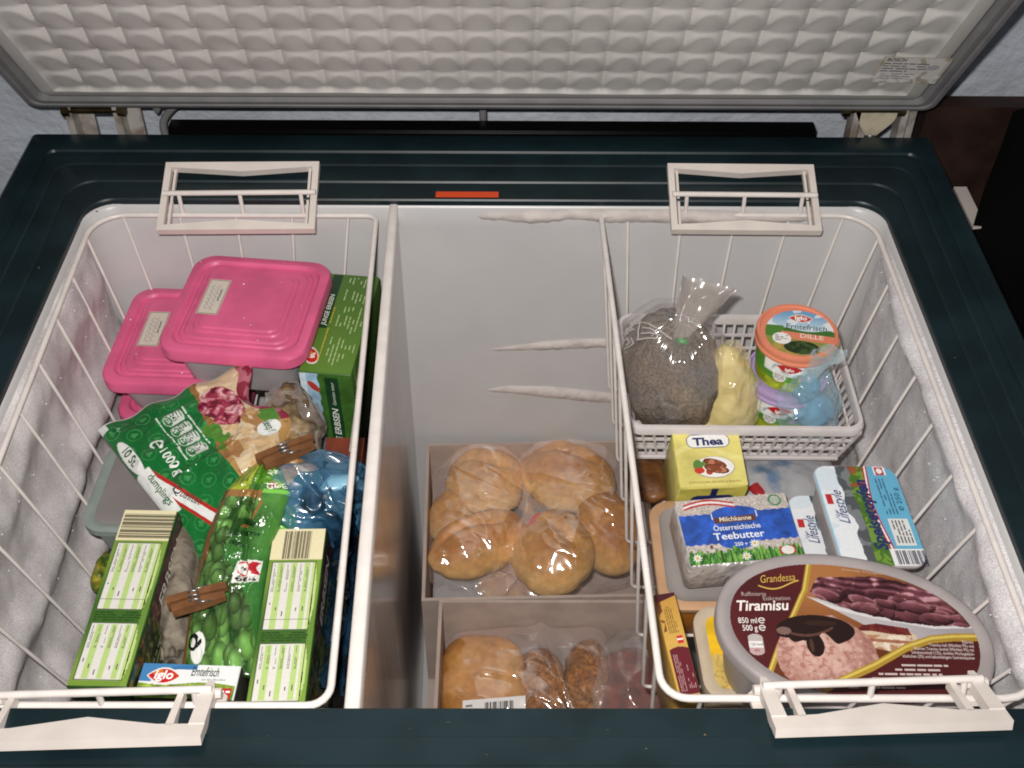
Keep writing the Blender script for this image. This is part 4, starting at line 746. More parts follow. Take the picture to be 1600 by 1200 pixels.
A = Acc(); A.add(Pq.reshape(-1, 3), grid_faces(30, 110)); A.add((Pq+np.array([.004, 0, -.012])).reshape(-1, 3), grid_faces(30, 110)[:, ::-1]); tag(A.build('dark_blue_bag', mdb, smooth=True), 'dark blue plastic bag squeezed along the right side of the left basket', 'bag')
# -- grey brown frosty bag beside the left vegetable box
mgb = pm('grey_brown_frost', '#8d8272', .7, .3, nz=(50, .5), c2='#4f473d', lo=.35, hi=.65, bump=(160, .7, .003)); c = at(287, 925, z=-.125)
tag(blob('grey_bag', c, (.018, .075, .035), mgb, None, 11, .12, 30, .10, 60, rot=7, nu=90, nv=60), 'grey brown frosty bag wedged between the left vegetable box and the pea bag', 'food bag')
c = at(160, 895, z=-.176); tag(blob('yellow_packet', c, (.007, .016, .010), pm('yellow_green_film', '#a59a22', .35, .5, nz=(90, .5), c2='#3f5a1e'), None, 12, .25, 70, .2, 90), 'small yellow green packet at the basket side, behind the left vegetable box', 'packet')

# ------------------------------------------------------------------ middle compartment: cartons of bread
def open_carton(x0, x1, y0, y1, z0, z1, label, yaw=0, th_=.0035):
    A = Acc(); bx(A, x0, x1, y0, y0+th_, z0, z1); bx(A, x0, x1, y1-th_, y1, z0, z1); bx(A, x0, x0+th_, y0+th_, y1-th_, z0, z1-.001); bx(A, x1-th_, x1, y0+th_, y1-th_, z0, z1-.001); bx(A, x0+th_, x1-th_, y0+th_, y1-th_, z0, z0+th_)
    V = np.concatenate(A.V); c = np.array([(x0+x1)/2, (y0+y1)/2, 0]); a = math.radians(yaw); d = V-c; V = np.stack([c[0]+d[:, 0]*math.cos(a)-d[:, 1]*math.sin(a), c[1]+d[:, 0]*math.sin(a)+d[:, 1]*math.cos(a), V[:, 2]], -1)
    return tag(build('cardboard_box', V, A.F, M['card'], smooth=False), label, 'cardboard box', 'cardboard boxes in the middle compartment')
open_carton(-.088, .165, .674, .893, -.485, -.330, 'rear open cardboard box filled with bags of bread rolls', 1.5)
open_carton(-.066, .165, .44, .664, -.47, -.318, 'front open cardboard box with loaf, dark rolls and red meat', 0)
A = Acc(); bx(A, -.085, .17, .43, .885, -.615, -.487); tag(A.build('lower_carton', M['card']), 'closed carton underneath the two open bread boxes', 'cardboard box')
mcr = []
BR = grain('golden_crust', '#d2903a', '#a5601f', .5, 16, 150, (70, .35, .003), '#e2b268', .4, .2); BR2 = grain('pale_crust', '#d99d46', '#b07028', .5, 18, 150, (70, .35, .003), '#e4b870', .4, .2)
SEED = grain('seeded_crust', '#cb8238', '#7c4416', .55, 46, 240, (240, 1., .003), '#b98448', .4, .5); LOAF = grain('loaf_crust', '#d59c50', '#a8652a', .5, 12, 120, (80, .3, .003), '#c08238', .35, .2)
ZB = -.395
def roll_shape(Q, D): Q = Q.copy(); Q[..., 2] = np.where(Q[..., 2] < 0, Q[..., 2]*.75, Q[..., 2]); return Q
def scored(Q, D):
    Q = roll_shape(Q, D); r = np.abs(Q[..., 1]).max(); y = Q[..., 1]/r+.12*np.sin(D[..., 0]*4); k = np.exp(-((y-.12)/.13)**2)*(D[..., 2] > 0)*(1-D[..., 0]**2); Q[..., 2] -= .0055*k; Q[..., 2] += .0030*np.exp(-((y-.42)/.16)**2)*(D[..., 2] > 0)*(1-D[..., 0]**2); return Q
RG = 'bread rolls in the rear cardboard box'
def roll(px, py, z, r, rot, seed, mat, label, tilt=0, group=RG, shp=roll_shape):
    c = at(px, py, z=z); tag(blob('bread_roll', c, r, mat, None, seed, .09, 22, .012, 60, rot, tilt, shape=shp, nu=110, nv=76), label, 'bread roll', group); return (c, r, rot)
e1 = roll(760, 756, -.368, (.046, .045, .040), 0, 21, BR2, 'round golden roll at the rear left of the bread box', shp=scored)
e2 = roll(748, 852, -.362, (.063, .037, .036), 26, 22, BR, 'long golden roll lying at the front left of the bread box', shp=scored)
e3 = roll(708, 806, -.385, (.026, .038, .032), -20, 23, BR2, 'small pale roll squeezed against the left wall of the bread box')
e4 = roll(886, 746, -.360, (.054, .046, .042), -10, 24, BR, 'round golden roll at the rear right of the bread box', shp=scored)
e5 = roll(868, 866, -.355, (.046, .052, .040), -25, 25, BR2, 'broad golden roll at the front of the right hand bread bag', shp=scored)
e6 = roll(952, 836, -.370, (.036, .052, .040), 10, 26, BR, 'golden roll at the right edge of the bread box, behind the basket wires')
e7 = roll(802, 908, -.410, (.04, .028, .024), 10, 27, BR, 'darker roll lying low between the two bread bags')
tag(film_hull('bread_bag', [e1, e2, e3], .0035, FILM, None, amp=.0026, seed=3, rsc=38, extra=lambda P, D: np.stack([np.maximum(P[..., 0], -.081), np.clip(P[..., 1], .682, .886), P[..., 2]], -1)), 'clear plastic bag round the three rolls at the left of the bread box', 'plastic bag', 'clear bags round the bread')
tag(film_hull('bread_bag', [e4, e5, e6], .0045, FILM, None, amp=.0032, seed=5, rsc=36, extra=lambda P, D: np.stack([np.minimum(P[..., 0], .16), np.clip(P[..., 1], .682, .886), P[..., 2]], -1)), 'clear plastic bag round the three rolls at the right of the bread box', 'plastic bag', 'clear bags round the bread')
tag(film_hull('bread_bag', [e7, (at(722, 915, z=-.43), np.array((.035, .02, .014)), 5)], .004, film('milky_film', '#cfd2d6', .25, .16, (26, .8, .010), .4, .13), None, amp=.006, seed=7, rsc=34, extra=lambda P, D: np.stack([np.maximum(P[..., 0], -.080), np.maximum(P[..., 1], .68), P[..., 2]], -1)), 'crumpled milky plastic bag at the front of the rear bread box', 'plastic bag', 'clear bags round the bread')
tag(blob('red_tag', at(833, 822, z=-.330), (.006, .020, .003), pm('red_paper', '#c0202a', .4), None, 31, .1, 60, rot=-22), 'red paper tag inside the right hand bread bag', 'tag')
c = at(757, 1085, z=-.385); lf = thing('loaf', c-np.array([0, 0, .04]), 'golden flat loaf with a barcode label in the front cardboard box', 'loaf')
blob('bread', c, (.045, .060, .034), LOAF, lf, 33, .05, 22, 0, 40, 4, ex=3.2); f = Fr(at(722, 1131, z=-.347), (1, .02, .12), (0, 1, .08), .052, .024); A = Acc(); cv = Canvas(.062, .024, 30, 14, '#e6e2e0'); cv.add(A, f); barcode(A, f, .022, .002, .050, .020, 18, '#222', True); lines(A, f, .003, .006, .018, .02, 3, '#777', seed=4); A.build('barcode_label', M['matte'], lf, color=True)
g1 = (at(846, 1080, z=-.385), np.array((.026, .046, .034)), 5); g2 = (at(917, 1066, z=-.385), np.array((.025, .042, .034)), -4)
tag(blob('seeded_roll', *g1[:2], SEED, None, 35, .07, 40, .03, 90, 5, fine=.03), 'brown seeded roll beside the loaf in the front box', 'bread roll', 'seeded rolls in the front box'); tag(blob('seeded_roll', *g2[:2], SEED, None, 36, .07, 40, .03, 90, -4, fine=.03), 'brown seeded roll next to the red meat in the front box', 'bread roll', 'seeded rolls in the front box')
tag(film_hull('bread_bag', [(c, np.array((.049, .064, .036)), 0), g1, g2], .004, FILM, None, amp=.005, seed=9, rsc=28, extra=lambda P, D: np.stack([np.clip(P[..., 0], -.060, .16), np.clip(P[..., 1], .445, .658), P[..., 2]], -1)), 'clear plastic bag over loaf and seeded rolls in the front box', 'plastic bag', 'clear bags round the bread')
c = at(985, 1088, z=-.385); mt = thing('meat_bag', c-np.array([0, 0, .04]), 'frosty bag of dark red meat at the right of the front box', 'meat bag'); blob('meat', c, (.036, .05, .036), pm('frozen_meat', '#9a3226', .45, .5, nz=(40, .5), c2='#5c1814', bump=(80, .4, .003)), mt, 41, .14, 30); film_hull('film', [(c, np.array((.039, .053, .039)), 0), (at(985, 1035, z=-.355), np.array((.012, .014, .01)), 0)], .003, FILMG, mt, amp=.004, seed=11)

# ------------------------------------------------------------------ right basket
# -- small white basket with grid walls
fr = fr_from([(962, 489), (1312, 493), (1342, 670), (985, 668)], -.092); hB = .052; w, l = fr.w, fr.l
wb = thing('grid_basket', base_of(fr, hB), 'small white plastic basket with grid walls, standing inside the right wire basket', 'basket')
B, c = fr.M(); lp_ = lambda x, y, z: np.array([x, y, z])@B+c
A = Acc(); tp_ = .013; hw, hl = w/2, l/2; bw, bl = hw-tp_, hl-tp_
def wall_grid(p00, p10, p11, p01, nx_, nr, n):
    for i in range(nx_+1):
        f = i/nx_; bar(A, p00*(1-f)+p10*f, p01*(1-f)+p11*f, .0024, .0018, n)
    for j in range(nr+1):
        f = j/nr; a_, b_ = p00*(1-f)+p01*f, p10*(1-f)+p11*f; bar(A, a_, b_, .0022 if j else .006, .0024, n)
cz, rz_ = -hB, -.008
wall_grid(lp_(-bw, -bl, cz), lp_(bw, -bl, cz), lp_(hw-.003, -hl+.003, rz_), lp_(-hw+.003, -hl+.003, rz_), 20, 3, -fr.ey)
wall_grid(lp_(-bw, bl, cz), lp_(bw, bl, cz), lp_(hw-.003, hl-.003, rz_), lp_(-hw+.003, hl-.003, rz_), 20, 3, fr.ey)
wall_grid(lp_(-bw, -bl, cz), lp_(-bw, bl, cz), lp_(-hw+.003, hl-.003, rz_), lp_(-hw+.003, -hl+.003, rz_), 14, 3, -fr.ex)
wall_grid(lp_(bw, -bl, cz), lp_(bw, bl, cz), lp_(hw-.003, hl-.003, rz_), lp_(hw-.003, -hl+.003, rz_), 14, 3, fr.ex)
wall_grid(lp_(-bw, -bl, cz-.0012), lp_(bw, -bl, cz-.0012), lp_(bw, bl, cz-.0012), lp_(-bw, bl, cz-.0012), 14, 9, fr.n)
A.build('grid_wall', pm('white_basket_plastic', '#d3cbca', .45, .4, nz=(40, .08)), wb)
rg = lambda i, z, r: np.c_[rr_pts(-hw+i, hw-i, -hl+i, hl-i, r, 6), np.full(28, z)]@B+c
V, F = loft([rg(.0035, -.010, .012), rg(-.001, -.009, .014), rg(-.001, -.0025, .014), rg(.0005, 0, .014), rg(.0035, 0, .012), rg(.0045, -.003, .011), rg(.0045, -.010, .011)], (False, False)); build('basket_rim', V, F, pm('white_rim_plastic', '#d8d0cf', .42, .45, nz=(40, .08)), wb, sharp=40)
ZW = -.092-hB+.002                                     # floor of the grid basket
# -- bag of ground poppy seed tied with a green clip
pb = thing('poppy_seed_bag', at(1040, 640, z=ZW), 'clear tied bag of grey ground poppy seed with a green clip', 'food bag'); c = at(1042, 572, z=-.082)
mps = grain('ground_poppy', '#8a7866', '#6e6863', .85, 22, 420, (420, .9, .002), None, .2, .5); nk = at(1062, 527, z=-.032)
def pear(Q, D): Q = Q.copy(); s = np.clip(D[..., 2], 0, 1); Q[..., :2] *= ((1-.30*s**1.6)*(1+.10*np.clip(-D[..., 2], 0, 1)))[..., None]; return Q
blob('seed', c, (.0450, .054, .060), mps, pb, 51, .14, 18, .05, 34, 20, nu=110, nv=70, shape=pear)
def cone_up(P, D):
    d = P-nk; az = np.arctan2(d[..., 1], d[..., 0]); k = np.exp(-(np.linalg.norm(d, axis=-1)-.012)/.030); w = np.abs(np.sin(az*9+vn(P, 30, 3)))+.5*np.abs(np.sin(az*17)); return P+D*(.0035*k*(w-.7))[..., None]
fm = film('poppy_bag_film', '#bfb6b0', .06, .15, (14, .5, .010), .28, .13)
pfilm = film_hull('film', [(c, np.array((.0460, .0555, .0615)), 20), (nk-np.array([0, .004, .010]), np.array((.014, .014, .012)), 0)], .0015, fm, pb, amp=.0020, seed=13, rsc=26, extra=cone_up, nu=150, nv=90)
A = Acc(); th_ = np.linspace(0, 2*pi, 26); tube(A, [nk+np.array([.0062*math.cos(a), .0055*math.sin(a), .0008*math.sin(3*a)]) for a in th_[:-1]], .0028, 8, True); tube(A, [nk+np.array([-.004, -.006, 0]), nk+np.array([.006, -.008, .002])], .003, 8); A.build('clip', pm('green_clip', '#3f9a4c', .4), pb, smooth=True)
e1_, e2_ = at(1066, 432, z=.012), at(1152, 456, z=.012); mid = (e1_+e2_)/2; n_r, n_s = 26, 40; rings = []
for i in range(n_r):
    f = i/(n_r-1); cc = nk*(1-f)+mid*f; ax = (e2_-e1_)/2; ww = .006+(np.linalg.norm(ax)-.006)*f**.9; a = np.linspace(0, 2*pi, n_s, endpoint=False); axu = unit(ax); per = unit(np.cross(mid-nk, ax))
    P = cc+axu*(ww*np.cos(a))[:, None]+per*((.005+.006*f)*np.sin(a)+.003*f*np.sin(5*a+f*4))[:, None]; rings.append(P+.003*f*np.stack([0*a, 0*a, ridged(P, 50, 3)], -1))
V, F = loft(rings, (False, False)); build('bag_tail', V, F, film('grey_tail_film', '#a89e96', .48, .2, (22, .7, .010), .4, .08), pb)
from mathutils.bvhtree import BVHTree
me_ = pfilm.data; bv_ = BVHTree.FromPolygons([tuple(np.array(v.co)+ORG[pfilm.name]) for v in me_.vertices], [tuple(f.vertices) for f in me_.polygons]); A = Acc()
def on_bag(px, py):
    d = unit(CR*(px-800)/FPX+CU*(600-py)/FPX+_f); h_ = bv_.ray_cast(Vector(CP), Vector(d)); return np.array(h_[0]) if h_[0] is not None else c
for L in ([(980, 515), (990, 507), (1000, 503), (1014, 506), (1028, 514), (1042, 525), (1050, 530)], [(1000, 503), (997, 518), (997, 531)], [(995, 531), (1012, 528), (1030, 529)], [(976, 520), (990, 514)], [(1004, 512), (1016, 513), (1026, 519)], [(1002, 521), (1016, 520), (1032, 524)], [(974, 533), (980, 529), (984, 535), (979, 539)], [(986, 528), (990, 536)], [(973, 525), (980, 521)], [(976, 545), (984, 541), (989, 537)]):
    tube(A, np.array([on_bag(*p_) for p_ in L]), .0008, 5)
A.build('white_print', pm('white_ink', '#b3adaa', .4), pb)
# -- yellow bag
yb = thing('yellow_bag', at(1130, 650, z=ZW), 'wrinkled clear bag of pale yellow food beside the poppy seed bag', 'food bag')
def ycone(Q, D): Q = Q.copy(); s = np.clip((D[..., 2]+1)/2, 0, 1); Q[..., :2] *= (1.15-.62*s)[..., None]; return Q
cY = at(1128, 612, z=-.10); my = pm('pale_yellow_food', '#dccb8a', .5, .4, nz=(40, .2), c2='#cbb46c', bump=(60, .5, .003)); blob('food', cY, (.036, .034, .050), my, yb, 53, .10, 30, .07, 55, 0, 0, shape=ycone, nu=120, nv=80)
blob('film', cY+np.array([0, 0, .0015]), (.0385, .0365, .0525), film('yellow_film', '#e8dca0', .07, .16, (24, .7, .008), .32, .12), yb, 53, .10, 30, .11, 50, 0, 0, shape=ycone, nu=140, nv=90)
# -- stacked herb tubs
def lathe(prof_, c, n=56):
    a = np.linspace(0, 2*pi, n, endpoint=False); return loft([np.stack([c[0]+r*np.cos(a), c[1]+r*np.sin(a), np.full(n, c[2]+z)], -1) for r, z in prof_])
class Cyl:
    def __init__(s, c, r0, r1, h): s.c, s.r0, s.r1, s.h = np.asarray(c), r0, r1, h
    def at(s, u, v, off=0):
        u, v = np.asarray(u, float), np.asarray(v, float); r = s.r0+(s.r1-s.r0)*v/s.h+off; a = -pi/2+u/s.r1
        return np.stack([s.c[0]+r*np.cos(a), s.c[1]+r*np.sin(a), s.c[2]+v], -1)
TC = at(1245, 521, z=-.040); rT = .0372
def herb_tub(zt, rc, lidmat, label, lidlabel, hT, band):
    c = np.array([TC[0], TC[1], zt-hT]); t = thing('herb_tub', c, label, 'herb tub', 'stacked herb tubs')
    V, F = lathe([(rc*.80, 0), (rc*.82, .002), (rc*.93, hT-.010), (rc*.93, hT-.006)], c); tb_ = build('tub', V, F, pm('green_tub', '#4e9a24', .4), t, sharp=40)
    V, F = lathe([(rc*.93, hT-.0125), (rc*1.0, hT-.0125), (rc*1.01, hT-.010), (rc*.985, hT-.0085), (rc*.985, hT-.007), (rc*1.0, hT-.006), (rc*1.0, hT-.0015), (rc*.985, hT), (rc*.92, hT), (rc*.90, hT-.0018), (rc*.5, hT-.0018)], c); ld_ = build('tub_lid', V, F, lidmat, t, sharp=35)
    cy = Cyl(c, rc*.82, rc*.93, hT-.012); A = Acc(); cv = Canvas(.13, hT-.013, 150, 50, '#5aa32a'); cv.u -= .065; cv.put(cv.v < hT*.25, '#a6b81e'); cv.put((cv.v > hT*.42) & (np.abs(cv.u+.000) < .036), '#dfe9ee'); cv.put((cv.v < hT*.45) & (cv.u > .002) & (cv.u < .03) & (cv.v > hT*.30), band); cv.put((cv.v > hT*.40) & (cv.u > -.002) & (cv.v < hT*.5), '#3f8c22'); cv.noise(160, .2, 2)
    cv.ell(-.018, hT*.36, .0065, .0065, '#f2f0ec'); cv.put((np.abs(cv.v-hT*.63) < .0055*(1-((cv.u+.010)/.012)**2)) & (np.abs(cv.u+.010) < .012), '#d21a1c'); cv.add(A, cy, .0005)
    text(A, cy, 'iglo', -.010, hT*.58, .006, '#fff', bold=.03, align='C', off=.0009); text(A, cy, 'Erntefrisch', .006, hT*.56, .0065, '#3a5a34', shear=.2, off=.0009, width=.026); lines(A, cy, -.023, hT*.27, -.013, hT*.44, 4, '#888', seed=2, off=.0009); A.build('printed_label', M['paper'], tb_, color=True)
    return t, ld_, c
herb_tub(-.088, .0385, pm('purple_lid', '#b49ad0', .4, nz=(40, .08)), 'lower herb tub with a purple lid rim, under the orange lidded tub', None, .054, '#b58ac8')
t, ld_, c = herb_tub(-.036, rT, pm('salmon_lid', '#f08a68', .4, nz=(40, .08)), 'upper herb tub with a salmon orange lid and printed oval logo', None, .050, '#e88a9a')
R_ = rT*.905; f = Fr(c+np.array([-R_, -R_, .050-.0017]), (1, -.12, 0), (.12, 1, 0), 2*R_, 2*R_); cv = Canvas(2*R_, 2*R_, 170, 170, '#7fb4dc'); D_ = 2*R_; q = cv.v/D_; p = cv.u/D_
cv.grad(q > .5, '#dcebf4', '#6aa6d6', (q-.55)/.4); cv.put((q < .60+.03*np.sin(p*8)) & (q > .44), '#3f7a2c'); cv.put((q > .60) & (n2(cv.u, cv.v, 70, 4) > .2), '#f0f5f8', .8); cv.put((p < .26) & (q < .66) & (q > .35), '#4f8a2e'); cv.put((q < .53-.08*(p-.5)) & (q > .39-.1*(p-.5)) & (p > .22), '#ee8562'); cv.put(q < .39-.1*(p-.5), '#8a9a3a'); cv.put((q < .34) & (n2(cv.u, cv.v, 90, 8) > .1), '#c9a24a', .8)
m = (np.hypot((p-.48)/.24, (q-.24)/.13) < 1); cv.put(m, '#23391a'); cv.put(m & (n2(cv.u, cv.v, 300, 3) > .2), '#3f5a2a'); cv.put((np.hypot((p-.48)/.27, (q-.24)/.155) < 1) & ~m, '#b38a4c', .8); cv.put((p > .72) & (q < .3), '#b79a4a', .7)
cv.ell(D_*.22, D_*.40, D_*.125, D_*.115, '#f4f2ee'); lens_logo(cv, D_*.50, D_*.83, D_*.17, D_*.085); A = Acc(); cv.add(A, f, 0, np.hypot(cv.u-R_, cv.v-R_) < R_)
text(A, f, 'iglo', D_*.5, D_*.795, D_*.12, '#fff', bold=.03, shear=.1, align='C'); text(A, f, 'Erntefrisch', D_*.56, D_*.60, D_*.155, '#33502c', align='C', shear=.15, width=D_*.56); text(A, f, 'DILLE', D_*.62, D_*.425, D_*.12, '#f7ded0', align='C', bold=.02, rot=-4, width=D_*.32); lines(A, f, D_*.13, D_*.34, D_*.31, D_*.47, 4, '#777', seed=8)
A.build('printed_label', M['paper'], ld_, color=True)
# -- knotted blue bag
kb = thing('knotted_bag', at(1262, 650, z=ZW), 'knotted light blue plastic bag in the right front corner of the grid basket', 'bag'); c = at(1266, 640, z=-.112); mk = pm('bright_blue_bag', '#3a80bd', .2, .6, nz=(30, .4), c2='#67a9c9', bump=(60, .5, .003))
blob('bag', c, (.018, .018, .022), mk, kb, 61, .14, 34, .12, 50); c2_ = at(1260, 606, z=-.080); blob('knot', c2_, (.010, .009, .017), film('blue_knot_film', '#4fa8d4', .55, .14, (70, .8, .003), .5), kb, 62, .18, 60, .2, 90)
film_hull('film', [(c, np.array((.0215, .020, .0235)), 0), (c2_, np.array((.010, .010, .017)), 0)], .002, film('pale_blue_film', '#a4c8d4', .20, .16, (26, .7, .008), .45, .11), kb, amp=.004, seed=17, rsc=46)
e1_, e2_ = at(1272, 545, z=-.028), at(1322, 560, z=-.028); nk2 = at(1260, 590, z=-.066); mid = (e1_+e2_)/2; rings = []
for i in range(20):
    f = i/19; cc = nk2*(1-f)+mid*f+np.array([0, 0, .006*math.sin(pi*f)]); ax = (e2_-e1_)/2; a = np.linspace(0, 2*pi, 32, endpoint=False); P = cc+unit(ax)*((.008+(np.linalg.norm(ax)-.008)*f)*np.cos(a))[:, None]+unit(np.cross(mid-nk2, ax))*((.006+.002*f)*np.sin(a)+.003*f*np.sin(4*a))[:, None]; rings.append(P+.004*f*np.stack([0*a, 0*a, ridged(P, 60, 4)], -1))
V, F = loft(rings, (False, False)); build('bag_tail', V, F, film('blue_tail_film', '#b7d0da', .30, .18, (26, .7, .008), .4, .10), kb)

# -- yellow margarine block
fr = fr_from([(1050, 674), (1152, 674), (1173, 757), (1060, 766)], [-.100, -.100, -.112, -.112]); h = .075; w, l = fr.w, fr.l
t = thing('margarine_block', base_of(fr, h), 'yellow wrapped margarine block in front of the grid basket', 'margarine'); box_body(fr, h, 'block', pm('yellow_wrapper', '#d6ca68', .4, .4, nz=(60, .2), c2='#bcb658', bump=(90, .5, .0015)), t, .003)
A = Acc(); f2 = Fr(fr.O+fr.ex*.001+fr.ey*.001, fr.ex, fr.ey, w, l); cv = Canvas(w-.002, l-.002, 150, 150, '#e4d772'); cv.noise(40, .08, 2); p, q = cv.u/w, cv.v/l; cv.put((np.abs(q-.6-.12*np.sin(p*5)) < .05), '#f4ec9a', .5)
cv.rect(w*.455, l*.93, w*.55, l, '#1f2a6b'); cv.put((np.maximum(np.abs(p-.5)-.21, 0)**2/.011+np.maximum(np.abs(q-.80)-.01, 0)**2/.0125) < 1, '#23307a'); cv.put((np.maximum(np.abs(p-.5)-.21, 0)**2/.009+np.maximum(np.abs(q-.80)-.01, 0)**2/.0102) < 1, '#f2f2ee')
cv.ell(w*.53, l*.33, w*.30, l*.195, '#b9a98c'); cv.ell(w*.53, l*.335, w*.285, l*.18, '#f3f0ea')
cv.ell(w*.30, l*.37, w*.07, l*.10, '#5c8a3a'); cv.ell(w*.31, l*.28, w*.075, l*.055, '#d83a22'); cv.ell(w*.45, l*.25, w*.05, l*.05, '#b8402a'); cv.ell(w*.40, l*.40, w*.05, l*.05, '#6a8a3c')
for (a, b, r1, r2, rt) in ((.55, .40, .17, .07, -.35), (.56, .30, .18, .075, -.25)):
    d = cv.rad(w*a, l*b, w*r1, l*r2, rt); m = d < 1; cv.put(m, '#8e4526'); cv.put(m & (n2(cv.u, cv.v, 260, 5) > .1), '#c47a58'); cv.put(m & (d > .8), '#6e3016')
cv.add(A, f2, .0006); text(A, f2, 'Thea', w*.5, l*.725, l*.19, '#1d2768', off=.001, bold=.035, align='C', width=w*.44); text(A, f2, 'ZUM KOCHEN, BACKEN & BRATEN', w*.50, l*.055, l*.045, '#5c5a2c', off=.001, align='C', width=w*.74)
f = fr.front(h); f3 = Fr(f.O+f.ex*.001+f.ey*.001, f.ex, f.ey, f.w, f.l); cv = Canvas(f.w-.002, f.l-.002, 60, 60, '#e2d558'); cv.noise(60, .1, 3); cv.rect(w*.455, f.l*.80, w*.55, f.l*.97, '#1f2a6b'); cv.put((np.maximum(np.abs(cv.u/w-.5)-.21, 0)**2/.011+np.maximum(np.abs(cv.v/f.l-.68)-.01, 0)**2/.012) < 1, '#23307a'); cv.add(A, f3, .0006); A.build('printed_label', M['matte'], t, color=True)

# -- orange soup box with grey lid
fr = fr_from([(1010, 782), (1235, 782), (1262, 952), (1033, 952)], -.142); w, l = fr.w, fr.l; t = thing('soup_container', base_of(fr, .055), 'orange filled plastic container with a grey lid under the silver butter block', 'container'); B, c = fr.M()
rg = lambda i, z, r: np.c_[rr_pts(-w/2+i, w/2-i, -l/2+i, l/2-i, r, 7), np.full(32, z)]@B+c
V, F = loft([rg(.012, -.055, .015), rg(.010, -.052, .016), rg(.003, -.006, .019)]); build('tub', V, F, pm('orange_soup', '#c9781f', .35, .5, nz=(30, .25), c2='#a85c12'), t, sharp=50)
V, F = loft([rg(.001, -.007, .02), rg(0, -.006, .02), rg(0, -.001, .02), rg(.002, 0, .02), rg(.008, 0, .016)], (True, False)); build('lid_edge', V, F, pm('peach_plastic', '#c99a72', .4, nz=(30, .2)), t, sharp=50)
V, F = loft([rg(.008, 0, .016), rg(.010, -.002, .014), rg(.016, -.002, .012)], (False, True)); build('container_lid', V, F, pm('grey_cloudy_lid', '#a39b98', .45, nz=(16, .2)), t, sharp=50)
# -- butter block
fr = fr_from([(1053, 780), (1231, 771), (1257, 869), (1075, 891)], [-.096, -.096, -.100, -.100]); h = .036; w, l = fr.w, fr.l
t = thing('butter_block', base_of(fr, h), 'silver foil butter block with a blue band and daisies', 'butter'); box_body(fr, h, 'block', pm('silver_foil', '#d8d2d0', .34, .7, .35, nz=(70, .3), bump=(110, .9, .004)), t, .004)
A = Acc(); f2 = Fr(fr.O+fr.ex*.0015+fr.ey*.0015, fr.ex, fr.ey, w, l); W2, L2 = w-.003, l-.003; cv = Canvas(W2, L2, 220, 160, '#c9bdb6'); p, q = cv.u/W2, cv.v/L2
cv.C *= (1+.16*vn(np.stack([cv.u, cv.v, 0*cv.u], -1), 900, 3))[..., None]; bl_ = ((q > .29+.008*np.sin(p*90)) & (q < .76+.006*np.sin(p*90))) | (np.hypot((p-.5)/.24, (q-.68)/.18) < 1) | (np.hypot((p-.46)/.17, (q-.32)/.13) < 1)
cv.put(bl_, '#1f55c4'); cv.noise(150, .18, 6, bl_); gr = (q < .16+.06*n2(cv.u*3, cv.v*0, 260, 3, 1)+.05*np.abs(n2(cv.u, cv.v*0, 500, 9, 1))) & (q < .3); cv.put(gr, '#3f8c2f'); cv.put(gr & (n2(cv.u*2.5, cv.v*.4, 300, 5) > .15), '#7fba4a'); cv.put(gr & (n2(cv.u*2.5, cv.v*.4, 300, 8) > .35), '#1f5a1c')
for (a, b) in ((.075, .10), (.50, .075), (.60, .255), (.22, .25)):
    if b > .2 and a < .3: cv.ell(W2*a, L2*b, .0012, .002, '#7a3a1c'); continue
    d = np.hypot(cv.u-W2*a, cv.v-L2*b); ang = np.arctan2(cv.v-L2*b, cv.u-W2*a); cv.put(d < .0042*(.75+.25*np.cos(ang*9)), '#f4f4f0'); cv.ell(W2*a, L2*b, .0014, .0014, '#e8c22c')
cv.put((np.abs(q-.90-.045*np.sin((p-.1)*9)) < .045) & (p > .06) & (p < .52), '#d0262a'); cv.put((np.abs(q-.90-.045*np.sin((p-.1)*9)) < .017) & (p > .06) & (p < .52), '#f2efec')
cv.rect(W2*.80, L2*.06, W2*.94, L2*.17, '#c8222a'); cv.ell(W2*.87, L2*.115, .0055, .0042, '#f0ece6'); cv.ring(W2*.89, L2*.90, .005, .0008, '#3f8c5c'); cv.rect(W2*.845, L2*.86, W2*.935, L2*.94, '#9fb8a4', .6)
cv.poly([(W2*.305, L2*.60), (W2*.675, L2*.61), (W2*.675, L2*.70), (W2*.305, L2*.69)], '#6a3a1c'); cv.add(A, f2, .0009)
for s in (-1, 1):
    x = W2*(.49+s*.20); quad(A, f2, x-.0005, L2*.66, x+.0005, L2*.76, '#e8e6e4', .0013)
text(A, f2, 'Milchkanne', W2*.49, L2*.622, L2*.10, '#f4ead8', off=.0013, bold=.012, shear=.1, align='C', width=W2*.29); text(A, f2, 'Österreichische', W2*.485, L2*.485, L2*.115, '#eef2fa', off=.0013, bold=.012, align='C', width=W2*.42); text(A, f2, 'Teebutter', W2*.485, L2*.345, L2*.15, '#ffffff', off=.0013, bold=.012, align='C', width=W2*.45); text(A, f2, '250 g', W2*.48, L2*.235, L2*.075, '#eef2fa', off=.0013, align='C', bold=.02)
lines(A, f2, W2*.12, L2*.875, W2*.38, L2*.905, 1, '#c03030', seed=3, off=.0013, th=.6); A.build('printed_label', M['foil'], t, color=True)
